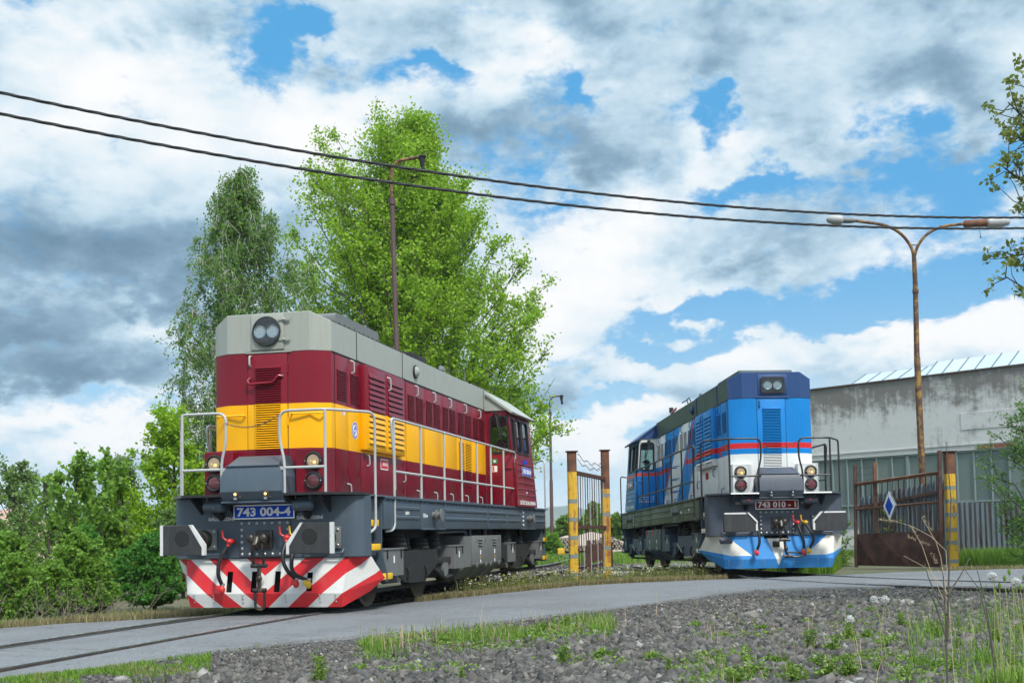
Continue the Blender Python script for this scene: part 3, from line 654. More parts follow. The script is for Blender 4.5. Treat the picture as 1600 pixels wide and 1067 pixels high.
    ring1 = [(-HA-.002, HU-k, 4.07), (HA+.002, HU-k, 4.07), (HB+k, HU+HC, 3.945), (HB+k, 8.6, 3.945), (-HB-k, 8.6, 3.945), (-HB-k, HU+HC, 3.945)]
    m.add(ring0+ring1+[(HA, 8.6, 4.07), (-HA, 8.6, 4.07)], [(5, 4, 3, 2, 1, 0), (0, 1, 7, 6), (1, 2, 8, 7), (5, 0, 6, 11), (4, 10, 13, 12, 9, 3), (7, 8, 9, 12), (6, 13, 10, 11), (6, 7, 12, 13)])
    if not red: m.use(roofs)
    m.add([ring0[2], ring0[3], ring1[3], ring1[2]], [(0, 1, 2, 3)]); m.add([ring0[5], ring0[4], ring1[4], ring1[5]], [(0, 1, 2, 3)])
    rf = m.build('hood_roof', C, smooth=25, bevel=0.006)
    m = MB('louvre_dark')
    for s in (-1, 1):
        m.use('louvre_dark'); m.box(s*(HB), s*(HB+.011), .30, 8.5, 3.528, 3.545)
        m.use(roof)
        for u0, u1 in ((1.235, 1.30), (3.30, 3.43), (8.47, 8.55)):
            m.box(s*HB, s*(HB+.016), u0, u1, 3.55, 3.946); m.use('louvre_dark'); m.box(s*HB, s*(HB+.010), u0-.018, u0, 3.555, 3.94); m.use(roof)
        m.use('black_rubber' if red else roof); m.bar((s*(HB-.005), .30, 3.952), (s*(HB-.005), 3.3, 3.952), .02, .014)
        m.use(roof); m.lathe([(0, .105), (.02, .105), (.03, .09), (.06, .06), (.075, .01)], (s*(HB+.008), 3.95 if red else 3.75, 3.73), (s, 0, 0), 20)
        m.use('black_rubber'); m.lathe([(0, .112), (.028, .112), (.03, .10)], (s*(HB+.006), 3.95 if red else 3.75, 3.73), (s, 0, 0), 20)
    m.build('roof_trim', rf)
    # roof fittings
    m = MB('bogie_grey' if red else roofs); m.prism(rrect(1.15, 3.0, 4.02, 4.235, .06, 3), 'x', -.56, .56) if red else m.bbox(-.56, .56, .5, 2.42, 4.0, 4.17, .03)
    m.use('black_rubber')
    for s in (-1, 1):
        for j in range(9): m.ball((s*.563, 1.3+j*.2, 4.10), .012)
    m.build('fan_cowl', rf)
    if red:
        m = MB('under_black'); m.bbox(-.35, .45, 5.0, 5.9, 4.05, 4.24, .01); m.build('exhaust_stack', rf)
    else:
        m = MB('rail_black'); m.tube(arc([(-.55, 5.25, 4.05), (-.60, 5.3, 4.22), (-.60, 5.8, 4.20), (-.66, 5.9, 4.17)], .05), .014, 8); m.tube(arc([(-.55, 5.6, 4.05), (-.60, 5.6, 4.20)], .05), .014, 8); m.tube(arc([(-.6, 3.9, 4.05), (-.6, 3.95, 4.15), (-.6, 4.15, 4.12)], .05), .012, 8); m.build('roof_grab', rf)
        m = MB('black_rubber'); m.cyl((-.6, 7.69, 4.02), (-.6, 7.69, 4.12), .02); m.cyl((-.6, 7.69, 4.13), (-.6, 7.69, 4.26), .055); m.use('valve_red'); m.bar((-.6, 7.75, 4.10), (-.72, 6.4, 4.09), .04, .04); m.build('beacon', rf)
    m = MB('pale_roof'); m.bbox(-.2, .45, 6.1, 6.7, 4.05, 4.13, .02); m.use('steel'); m.tube([(.6, 6.5, 4.05), (.6, 6.55, 4.11), (.6, 6.3, 4.12)], [.02, .025, .045], 10); m.build('horn', rf)
    m = MB('bogie_grey'); m.cyl((.5, 8.35, 4.03), (.5, 8.35, 4.11), .06); m.cyl((.5, 8.35, 4.10), (.5, 8.35, 4.30), .012, .006); m.build('antenna', rf)
    k = MB('rail_black')
    for x in (-.4, .1, .4): k.tube(arc([(x, .5, 4.06), (x, .5, 4.11), (x+.08, .5, 4.11), (x+.08, .5, 4.06)], .02), .009, 6)
    k.build('lifting_eye', rf)
    # nose: door, grille, headlight, light boxes
    m = MB(hood); m.bbox(-.295, .275, HU-.010, HU+.001, 1.64, 3.525, .004); m.use('louvre_dark'); m.box(-.303, -.297, HU-.003, HU, 1.64, 3.53); m.box(.277, .285, HU-.003, HU, 1.64, 3.53)
    flouvre(m, hood, -.175, .175, 2.14, 3.32, HU-.010, 38)
    m.use(hood); m.bbox(-.185, .185, HU-.045, HU-.010, 3.315, 3.345, .008)
    for w in (1.9, 2.6, 3.3): m.cyl((.282, HU-.012, w-.05), (.282, HU-.012, w+.05), .012, n=8)
    nd = m.build('nose_door', hb, smooth=25)
    k = MB('rail_grey' if red else 'blue_handle'); k.tube(arc([(-.25, HU, 3.50), (-.25, HU-.05, 3.49), (-.25, HU-.05, 3.37), (-.25, HU, 3.36)], .03), .013, 8); k.build('door_handle', nd)
    if red:
        k = MB('maroon'); k.tube(arc([(-.25, HU-.02, 3.20), (-.28, HU-.06, 3.17), (-.25, HU-.07, 3.11), (.10, HU-.07, 3.13), (.16, HU-.06, 3.22), (.22, HU-.02, 3.21)], .04), .016, 8); k.build('tool_rest', nd)
        for s in (-1, 1):
            k = MB('step_yellow'); k.tube(arc([(s*.34, HU, 2.69), (s*.34, HU-.06, 2.70), (s*.76, HU-.0, 2.70), (s*.77, HU+.08, 2.69)], .04), .012, 8); k.build('nose_grab', hb)
        m = MB('pale_roof'); m.bbox(-.235, .235, HU-.03, HU, 3.575, 4.055, .004)
        for w in (3.70, 3.97): m.use('pale_roof'); m.bar((.17, HU-.035, w), (.33, HU-.035, w), .02, .025); m.ball((.245, HU-.04, w), .022)
        m.use('louvre_dark'); m.box(-.31, .33, HU-.012, HU-.004, 3.545, 3.558); m.use('pale_roof'); m.bbox(-.32, .34, HU-.02, HU, 3.53, 3.552, .004)
        h = m.build('headlight_panel', rf)
        k = MB('black_rubber'); k.lathe([(0, .185), (.02, .205), (.03, .205), (.035, .19), (.015, .185), (.01, .18), (.009, .001)], (0, HU-.03, 3.815), (0, -1, 0), 40)
        for s in (-1, 1): k.use('reflector'); k.lathe([(.011, .001), (.012, .03), (.018, .06), (.026, .082), (.027, .088), (.02, .09)], (s*.092, HU-.03, 3.815), (0, -1, 0), 24)
        k.use('lens'); k.lathe([(.030, .188), (.036, .15), (.040, .001)], (0, HU-.03, 3.815), (0, -1, 0), 40)
    else:
        m = MB('navy_roof'); m.bbox(-.27, .33, HU-.02, HU, 3.61, 4.02, .006); m.bbox(-.31, .36, HU-.03, HU, 3.545, 3.565, .005)
        h = m.build('headlight_panel', rf); k = MB('black_rubber'); P = lambda a, b, d: (a, HU-.02-d, b); ring(k, P, rrect(-.22, .27, 3.64, 3.965, .05), rrect(-.19, .24, 3.67, 3.935, .04), 0, .03); k.prism(rrect(-.20, .25, 3.66, 3.945, .045), 'y', HU-.024, HU-.021)
        for x in (-.075, .125): k.use('reflector'); k.lathe([(.005, .001), (.006, .03), (.012, .06), (.02, .08), (.021, .088), (.014, .092)], (x, HU-.02, 3.80), (0, -1, 0), 24)
        k.use('lens'); k.prism(rrect(-.195, .245, 3.665, 3.94, .04), 'y', HU-.048, HU-.043)
    k.build('headlight', h)
    for s in (-1, 1):
        m = MB(hood); m.prism([(s*.45, .13), (s*.45, -.03), (s*.86, -.03), (s*.86, .27), (s*.83, .30)], 'z', 1.634, 2.215); lb = m.build('light_box', hb, bevel=.006)
        for w, lit in ((2.055, True), (1.795, False)):
            k = MB('black_rubber'); c = (s*.705, -.03, w); k.lathe([(0, .125), (.03, .122), (.045, .115), (.05, .098), (.035, .088), (.02, .082), (.005, .07), (.004, .001)], c, (0, -1, 0), 32)
            if lit: k.use('lamp_dish'); k.lathe([(.005, .02), (.012, .05), (.028, .078), (.032, .082)], c, (0, -1, 0), 24); k.use('lamp_bulb'); k.ball((c[0]+.018, c[1]-.02, c[2]-.018), .030, .02, .022); k.use('lamp_lit'); k.ball((c[0]-.035, c[1]-.014, c[2]+.0), .028, .02, .024); k.ball((c[0]+.0, c[1]-.012, c[2]-.05), .03, .015, .018); k.use('lens'); k.lathe([(.036, .084), (.043, .05), (.046, .001)], c, (0, -1, 0), 24)
            else: k.use('reflector'); k.lathe([(.012, .05), (.028, .08), (.032, .084)], c, (0, -1, 0), 24); k.use('red_lens'); k.lathe([(.008, .001), (.014, .05), (.034, .083), (.042, .06), (.05, .001)], c, (0, -1, 0), 24)
            k.use('steel'); [k.ball((c[0]+a*.108, c[1]-.045, c[2]), .009) for a in (-1, 1)]
            k.build('marker_light' if lit else 'tail_light', lb)
    # doors along both sides
    for s in (-1, 1):
        def door(u0, u1, w0, w1, fields, handles=(), v=HB, split=None):
            m = MB(hood); m.bbox(s*(v-.002), s*(v+.009), u0+.005, u1-.005, w0, w1, .003)
            m.use('louvre_dark'); m.box(s*v, s*(v+.002), u0-.004, u0+.005, w0, w1)
            if split: m.box(s*(v+.009), s*(v+.0105), split-.004, split+.004, 2.86, w1)
            for a, b, c, d, n in fields: louvre(m, hood, s, a, b, c, d, v+.009, n)
            m.use(hood)
            for w in (w0+.15*(w1-w0), w0+.85*(w1-w0)): m.cyl((s*(v+.012), u1-.008, w-.045), (s*(v+.012), u1-.008, w+.045), .010, n=8)
            d_ = m.build('hood_door', hb, smooth=25)
            for u, w, L_ in handles:
                k = MB(hand); chandle(k, s, v+.009, u, w, L_, mat=hand); k.build('door_handle', d_)
        door(.39, .874, 1.66, 3.515, [(.46, .81, 2.905, 3.325, 14)], [(.80, 1.72, .12)])
        door(.874, 1.338, 1.66, 3.515, [(.965, 1.305, 2.905, 3.325, 14)], [(.96, 3.42, .16)])
        door(1.37, 3.30, 1.66, 2.27, [], [(1.55, 2.15, .15), (3.2, 1.98, .15)])
        # the projecting shutter case
        m = MB(hood); m.bbox(s*(HB-.01), s*.93, 1.355, 3.115, 2.285, 3.50, .006); lc = m.build('shutter_case', hb)
        for a, b in ((1.40, 2.205), (2.235, 3.08)):
            m = MB(hood); m.bbox(s*.929, s*.938, a, b, 2.31, 3.475, .003); n = 13; w0, w1 = 2.37, 3.40; h = (w1-w0)/n
            m.use('louvre_dark'); m.box(s*.938, s*.939, a+.07, b-.07, w0, w1); m.use(hood)
            for k in range(n): q = w0+k*h; m.prism([(s*.938, q+h), (s*.960, q+.018), (s*.960, q+.008), (s*.938, q+.012)], 'y', a+.06, b-.06)
            d_ = m.build('shutter', lc, smooth=25)
            if a > 2: k = MB(hand); chandle(k, s, .938, a+.03, 3.33, .18, mat=hand); k.build('door_handle', d_)
        us = [3.45, 4.445, 5.44, 6.425, 7.52, 8.55]
        for i, (a, b) in enumerate(zip(us[:-1], us[1:])):
            mid = (a+b)/2; fl = [(a+.09, mid-.06, 2.915, 3.325, 14), (mid+.05, b-.08, 2.915, 3.325, 14)]
            if i == 3: fl += [(a+.13, mid-.04, 1.95, 2.78, 28), (mid+.06, b-.09, 1.95, 2.78, 28)]
            door(a, b, 1.66, 3.505, fl, [(mid-.03, 3.42, .15), (mid, 1.72, .13)], split=mid)
        # small signs
        if red:
            k = MB('white_paint'); k.box(s*(HB+.0095), s*(HB+.0115), 2.19, 2.53, 2.045, 2.205); k.use('sign_red'); k.box(s*(HB+.011), s*(HB+.0125), 2.205, 2.515, 2.06, 2.19); k.use('white_paint'); k.text('ZÁKAZ', .07, (s*(HB+.013), 2.39, 2.135), (0, s, 0), (0, 0, 1)); k.build('warning_sign', hb)
            k = MB('plate_blue'); P = lambda r: [(1.125+r*math.cos(2*PI*i/32), 2.539+r*math.sin(2*PI*i/32)) for i in range(32)]
            k.prism(P(.125), 'x', s*(HB+.0095), s*(HB+.011)); k.use('white_paint'); ring(k, lambda a, b, d: (s*(HB+.011+d), a, b), P(.122), P(.112), 0, .001); ring(k, lambda a, b, d: (s*(HB+.011+d), a, b), P(.088), P(.070), 0, .0012); k.text('Č', .10, (s*(HB+.0115), 1.095, 2.565), (0, s, 0), (0, 0, 1), bold=.004); k.text('D', .10, (s*(HB+.0115), 1.15, 2.515), (0, s, 0), (0, 0, 1), bold=.004); k.build('round_emblem', hb)
            k = MB('white_paint'); k.box(s*(HB+.0095), s*(HB+.0115), .63, .73, 2.715, 2.80); k.use('sign_red'); k.box(s*(HB+.011), s*(HB+.0125), .64, .67, 2.72, 2.795); k.build('small_notice', hb)
        else:
            k = MB('sign_red'); k.box(s*(HB+.0095), s*(HB+.0115), 2.25, 2.55, 2.05, 2.20); k.use('plate_red'); k.box(s*(HB+.011), s*(HB+.0125), 2.27, 2.53, 2.065, 2.185); k.build('warning_sign', hb)
            k = MB('sign_red'); P = lambda r: [(1.10+r*.7*math.cos(2*PI*i/24), 2.53+r*math.sin(2*PI*i/24)) for i in range(24)]; k.prism(P(.12), 'x', s*(HB+.0095), s*(HB+.011)); k.use('plate_red'); ring(k, lambda a, b, d: (s*(HB+.011+d), a, b), P(.10), P(.08), 0, .001); k.build('round_emblem', hb)
            for w in (1.95, 2.25, 2.55, 2.90):
                k = MB('blue_handle'); k.tube(arc([(s*HB, 5.55, w+.02), (s*(HB+.16), 5.50, w), (s*(HB+.16), 5.85, w-.02), (s*HB, 5.85, w)], .05), .012, 8); k.build('side_rung', hb)
    # ---- cab
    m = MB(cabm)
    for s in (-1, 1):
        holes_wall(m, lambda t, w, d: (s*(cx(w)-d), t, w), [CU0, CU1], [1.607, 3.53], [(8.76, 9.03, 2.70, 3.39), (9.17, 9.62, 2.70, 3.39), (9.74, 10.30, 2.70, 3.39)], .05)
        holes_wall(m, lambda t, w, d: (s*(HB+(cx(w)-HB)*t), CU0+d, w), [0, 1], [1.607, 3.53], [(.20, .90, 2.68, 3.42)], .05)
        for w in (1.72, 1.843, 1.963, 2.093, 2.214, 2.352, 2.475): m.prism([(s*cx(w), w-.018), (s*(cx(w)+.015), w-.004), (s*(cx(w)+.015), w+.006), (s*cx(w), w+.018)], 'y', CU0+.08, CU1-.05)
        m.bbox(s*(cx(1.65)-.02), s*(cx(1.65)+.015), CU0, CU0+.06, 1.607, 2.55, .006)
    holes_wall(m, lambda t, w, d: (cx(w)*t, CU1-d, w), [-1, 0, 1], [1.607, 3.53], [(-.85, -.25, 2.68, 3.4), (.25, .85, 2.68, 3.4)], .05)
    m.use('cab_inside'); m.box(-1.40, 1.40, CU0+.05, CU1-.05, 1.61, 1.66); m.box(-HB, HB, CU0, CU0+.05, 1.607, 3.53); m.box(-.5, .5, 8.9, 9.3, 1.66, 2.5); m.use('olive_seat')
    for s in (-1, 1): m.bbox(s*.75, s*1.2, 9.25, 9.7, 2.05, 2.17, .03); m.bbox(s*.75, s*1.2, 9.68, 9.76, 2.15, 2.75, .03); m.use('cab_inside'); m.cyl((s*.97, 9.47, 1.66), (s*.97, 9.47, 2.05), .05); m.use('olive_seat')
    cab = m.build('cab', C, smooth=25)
    m = MB(roof if red else 'navy_roof'); th = .04; O = [(-1.41, 3.50), (-.86, 3.905), (-.55, 4.075), (.55, 4.075), (.86, 3.905), (1.41, 3.50)]
    m.prism(O+[(1.39, 3.46), (.84, 3.865), (.54, 4.035), (-.54, 4.035), (-.84, 3.865), (-1.39, 3.46)], 'y', 8.56, 10.78)
    for s in (-1, 1):
        m.prism([(s*.80, 3.532), (s*1.325, 3.532), (s*.84, 3.875), (s*.54, 4.045), (0, 4.045), (0, 3.532)], 'y', CU0-.03, CU0+.02); m.prism([(s*1.30, 3.532), (s*.84, 3.875), (s*.54, 4.045), (0, 4.045), (0, 3.532)], 'y', CU1-.05, CU1-.02)
        m.bbox(s*1.36, s*1.44, 9.05, 10.45, 3.47, 3.485, .004)
    m.use('cab_inside'); m.box(-1.28, 1.28, CU0+.02, CU1-.05, 3.50, 3.53)
    cr = m.build('cab_roof', cab, smooth=25)
    m = MB('bogie_grey' if red else roofs); m.bbox(-.45, .45, 9.1, 10.5, 4.06, 4.17, .03); m.build('roof_ventilator', cr)
    for s in (-1, 1):
        def window(P, a, b, c, d, r=.06, name='window'):
            k = MB('black_rubber'); ring(k, P, rrect(a-.03, b+.03, c-.03, d+.03, r+.03), rrect(a+.005, b-.005, c+.005, d-.005, r), -.012, .06); w_ = k.build(name, cab)
            k = MB('window_glass'); k.loft([[P(*p, dd) for p in rrect(a, b, c, d, r)] for dd in (.018, .024)]); k.build('pane', w_)
        PS = lambda t, w, d: (s*(cx(w)-d), t, w)
        for a, b in ((8.77, 9.02), (9.18, 9.61), (9.75, 10.29)): window(PS, a, b, 2.71, 3.38, .05)
        PF = lambda t, w, d: (s*(HB+(cx(w)-HB)*(t/.54)), CU0+d, w)
        window(PF, .115, .48, 2.69, 3.41, .06)
        PR = lambda t, w, d: (s*t*cx(w), CU1-d, w)
        window(PR, .26, .84, 2.69, 3.39, .05)
        k = MB('black_rubber'); k.tube([(s*1.06, CU0-.03, 3.47), (s*1.07, CU0-.06, 3.42), (s*1.16, CU0-.05, 2.98)], .010, 6); k.tube([(s*1.09, CU0-.03, 3.46), (s*1.2, CU0-.05, 3.02)], .007, 6); k.bar((s*1.14, CU0-.04, 3.30), (s*1.19, CU0-.04, 2.86), .012, .02); k.bbox(s*1.02, s*1.10, CU0-.06, CU0, 3.44, 3.50, .01); k.build('wiper', cab)
        m = MB(cabm); m.bbox(s*.90, s*1.39, CU0-.009, CU0, 1.66, 2.62, .003); m.use('louvre_dark'); m.box(s*.893, s*.899, CU0-.003, CU0, 1.64, 2.62); m.use(cabm); m.cyl((s*1.22, CU0-.03, 2.36), (s*1.38, CU0-.03, 2.37), .012); d_ = m.build('cab_door', cab)
        if red:
            k = MB('sign_green'); k.box(s*1.02-.05, s*1.02+.05, CU0-.013, CU0-.010, 2.47, 2.56); k.use('white_paint'); k.box(s*1.02-.025, s*1.02+.025, CU0-.014, CU0-.011, 2.505, 2.525); k.box(s*1.02-.012, s*1.02+.012, CU0-.0145, CU0-.011, 2.49, 2.54); k.box(s*1.02-.05, s*1.02+.05, CU0-.013, CU0-.010, 2.30, 2.42); k.use('sign_red'); k.box(s*1.02-.04, s*1.02-.01, CU0-.014, CU0-.011, 2.31, 2.41); k.build('door_notice', d_)
        else:
            k = MB('white_paint'); xd = (1, 0, 0)
            for a in (-1, 1): k.box(s*1.17-.20, s*1.17+.20, CU0-.013, CU0-.010, 1.915+a*.03, 1.92+a*.03)
            k.text('743 010-1', .07, (s*1.17, CU0-.012, 1.83), xd, (0, 0, 1), width=.40)
            for j in range(4): k.box(s*1.17-.20+j*.13, s*1.17-.19+j*.13, CU0-.013, CU0-.010, 1.88, 1.98)
            k.build('door_notice', d_)
        sx = s; zz = lambda w: s*(cx(w)+.016)
        plate(cab, (s*(cx(2.32)+.022), 9.74, 2.335), (-s*0, s, 0), (0, 0, 1), .90, .19, '743 004-4' if red else '743 010-1')
        k = MB('white_paint'); k.text('CZ-ČDC 92 54 2 743 004-4' if red else 'CZ 92 54 2 743 010-1', .11, (s*(cx(1.69)+.017), 9.62, 1.695), (0, s, 0), (0, 0, 1), width=1.5)
        k.text('depo Ústí n. L.' if not red else 'depo', .06, (s*(cx(1.9)+.012), 9.65, 1.90), (0, s, 0), (0, 0, 1))
        if red: k.use('plate_blue'); k.box(s*(cx(2.52)), s*(cx(2.52)+.012), 9.58, 9.90, 2.495, 2.575)
        k.build('lettering', cab)
    return L
def place_loco(L, x, y, z, h, p):
    L.matrix_world = Matrix.Translation((x, y, z)) @ Matrix.Rotation(-h, 4, 'Z') @ Matrix.Rotation(p, 4, 'X')
LR = make_loco('red'); place_loco(LR, -3.269, 15.7715, 0.0, 0.2261, 0.0059)
tag(LR, 'maroon diesel locomotive with a yellow band and pale grey roof, red and white plough', 'locomotive')
LB = make_loco('blue'); place_loco(LB, 5.2324, 23.6606, 0.1906, -0.0521, -0.0073)
tag(LB, 'blue and white diesel locomotive with a thin red stripe and blue plough by the gate', 'locomotive')
# ---------------------------------------------------------------- setting
def hz(x, y):
    """road level"""
    xx = np.clip(x, -7, 12); yy = np.clip(y, -5, 42)
    return 0.04+0.0165*(xx+3.27)+0.0011*(yy-15.77)
FAR = np.array([(-40, 4), (-12, 10.5), (-6.41, 14.94), (-5.8, 15.45), (-4.33, 16.15), (-1.89, 17.5), (-.56, 19.46), (1.14, 22.0), (2.37, 22.6), (3.61, 22.8), (5.43, 22.9), (7.45, 23.4), (9.45, 23.2), (14, 21.0), (40, 8)])
NEAR = np.array([(-40, -14), (-9, 2.5), (-3.83, 8.75), (-3.24, 9.42), (-2.73, 10.6), (-2.15, 11.36), (-1.06, 12.1), (-.03, 13.39), (1.63, 15.56), (2.74, 17.2), (3.76, 18.5), (4.85, 18.3), (6.11, 17.6), (7.15, 16.8), (12, 13.5), (40, -6)])
yfar = lambda x: np.interp(x, FAR[:, 0], FAR[:, 1]); ynear = lambda x: np.interp(x, NEAR[:, 0], NEAR[:, 1])
def wob(x, y, f, seed=0):
    r = np.random.default_rng(seed); t = 0
    for k in range(7):
        a = r.uniform(0, 2*PI); ff = f*r.uniform(.6, 1.9); t = t+np.sin((x*math.cos(a)+y*math.sin(a))*ff+r.uniform(0, 6))
    return t/4.0
def gz(x, y):
    """height of the ground sheet"""
    h = hz(x, y); yn = ynear(x); yf = yfar(x)
    near = -0.022-0.03*np.clip((yn-y)/2.5, 0, 1)+0.018*wob(x, y, 2.4, 1)*np.clip((yn-y)/.6, 0, 1)
    far = -0.05*np.clip((y-yf)/0.5, 0, 1)-0.05*np.clip((y-yf-1.2)/.8, 0, 1)+0.015*wob(x, y, 1.6, 2)*np.clip((y-yf)/.8, 0, 1)
    left = -0.35*np.clip((-8-x)/10, 0, 1)*np.clip((y-yf)/3, 0, 1)
    return h+np.where(y < yn, near, np.where(y > yf, far+left, -0.05))
def gpos(x, y, d=0.0): return Vector((x, y, float(gz(np.array([x]), np.array([y]))[0])+d))

# materials of the ground
m, nt, b = newmat('earth'); co = objco(nt); n1 = noise(nt, co, 0.35, 8, .6); n2 = noise(nt, co, 6, 6, .65)
c = nmix(nt, n1.sstep(.42, .58), (0.10, 0.083, 0.05), (0.055, 0.075, 0.022)); c = nmix(nt, n2.sstep(.4, .75)*.6, c, (0.15, 0.125, 0.085))
nt.links.new(c, b.inputs['Base Color']); b.inputs['Roughness'].default_value = .95; bump(nt, b, n2, .5, .05)
m, nt, b = newmat('gravel_ground'); co = objco(nt)
vo = nt.nodes.new('ShaderNodeTexVoronoi'); vo.inputs['Scale'].default_value = 55; nt.links.new(co, vo.inputs['Vector']); vd = X(nt, vo.outputs['Distance']); r_, g_, bl_ = sepxyz(nt, vo.outputs['Color'])
n1 = noise(nt, co, 1.2, 6, .6); n2 = noise(nt, co, 140, 3, .6)
c = nmix(nt, r_, (0.04, 0.038, 0.035), (0.115, 0.108, 0.10)); c = nmix(nt, (g_ > .93)*.8, c, (0.36, 0.33, 0.30)); c = nmix(nt, vd.sstep(.35, .75)*.65, c, (0.035, 0.033, 0.031)); c = nmix(nt, n1.sstep(.55, .72)*.45, c, (0.12, 0.10, 0.08))
nt.links.new(c, b.inputs['Base Color']); b.inputs['Roughness'].default_value = .9; bump(nt, b, vd*-1.0+n2*.25, .8, .03)
m, nt, b = newmat('asphalt'); co = objco(nt); x, y, z = sepxyz(nt, co); n1 = noise(nt, co, .5, 6, .6); n2 = noise(nt, co, 110, 3, .7); n3 = noise(nt, combxyz(nt, x*.5, y*.5, 0.0), 1.6, 7, .65); vo = nt.nodes.new('ShaderNodeTexVoronoi'); vo.inputs['Scale'].default_value = 90; nt.links.new(co, vo.inputs['Vector']); r_, g_, bl_ = sepxyz(nt, vo.outputs['Color'])
c = nmix(nt, n2.sstep(.3, .7), (0.062, 0.065, 0.070), (0.155, 0.160, 0.167)); c = nmix(nt, (r_-.25).max(0.0)*.8, c, (0.235, 0.238, 0.243)); c = nmix(nt, n1.sstep(.42, .7)*.5, c, (0.085, 0.084, 0.083)); c = nmix(nt, n3.sstep(.56, .64)*.5, c, (0.10, 0.10, 0.10))
crk = (noise(nt, co, .7, 5, .7, .8)-0.5).abs().sstep(0.0, 0.008); c = nmix(nt, (1.0-crk)*.8, c, (0.04, 0.04, 0.04))
nt.links.new(c, b.inputs['Base Color']); b.inputs['Roughness'].default_value = .8; bump(nt, b, n2+r_*.5, .5, .008)
paint('rail_steel', (0.55, 0.56, 0.58), .25, .15, 8, metal=.85); rust('rail_rust', (0.030, 0.027, 0.026), (0.065, 0.050, 0.042), 6); rust('rust'); rust('rust_dark', (0.055, 0.024, 0.019), (0.105, 0.046, 0.030), 4)
paint('sleeper', (0.055, 0.045, 0.038), .9, .3, 4); paint('groove', (0.02, 0.018, 0.016), .9, .3, 6)

def sheet(name, xs, yfun, off, mat, kind='structure', zf=gz, n=40):
    """a strip between two curves y0(x), y1(x)"""
    V = []; Q = []
    for i, x in enumerate(xs):
        a, b_ = yfun(x)
        yy = np.linspace(a, b_, n); zz = zf(np.full(n, x), yy)+off
        V += list(zip([x]*n, yy, zz))
    m_ = len(xs)
    for i in range(m_-1):
        for j in range(n-1): Q.append((i*n+j, (i+1)*n+j, (i+1)*n+j+1, i*n+j+1))
    o = npmesh(name, V, None, Q, [mat], smooth=True)
    if kind: o['kind'] = kind
    return o
# the ground sheet, finer near the tracks, out to the horizon
gx = np.concatenate([[-2100, -1000, -400, -150, -80, -50, -38], np.arange(-30, 30.1, .4), [36, 50, 80, 150, 400, 1000, 2100]])
gy = np.concatenate([[-300, -80, -30, -12], np.arange(-6, 46, .35), np.arange(46, 90, 2.0), [100, 130, 180, 260, 400, 700, 1200, 2000, 2850]])
GX, GY = np.meshgrid(gx, gy, indexing='ij'); GZ = gz(GX, GY)-.006
GZ = np.where((GY < ynear(GX)+.2), GZ-.03, GZ)
nx, ny = GX.shape; idx = np.arange(nx*ny).reshape(nx, ny); Q = np.stack([idx[:-1, :-1], idx[1:, :-1], idx[1:, 1:], idx[:-1, 1:]], -1).reshape(-1, 4)
tag(npmesh('ground', np.stack([GX, GY, GZ], -1).reshape(-1, 3), None, Q, ['earth'], smooth=True), kind='structure')
sheet('gravel_yard', np.arange(-30, 30, .15), lambda x: (-6.0, float(ynear(x))+.12+.05*math.sin(x*5.1)+.03*math.sin(x*13)), .0, 'gravel_ground', n=150)
# road with a crumbled edge
rj = lambda x, s: .05*math.sin(x*3.3+s)+.04*math.sin(x*9.1+2*s)+.03*math.sin(x*21+s)
V = []; Q = []; xs = np.arange(-32, 32, .12); n = 14
for x in xs:
    a = float(ynear(x))+rj(x, 0); b_ = float(yfar(x))+rj(x, 2)
    for j in range(n):
        t = (0, 0.0, .02, .1, .2, .35, .5, .65, .8, .9, .96, .99, 1.0, 1.0)[j]; y = a+(b_-a)*t; z = float(hz(x, y))+.012*math.sin(PI*t)
        if j in (0, n-1): z -= .07
        V.append((x, y, z))
for i in range(len(xs)-1):
    for j in range(n-1): Q.append((i*n+j, (i+1)*n+j, (i+1)*n+j+1, i*n+j+1))
tag(npmesh('road', V, None, Q, ['asphalt'], smooth=True), kind='structure')

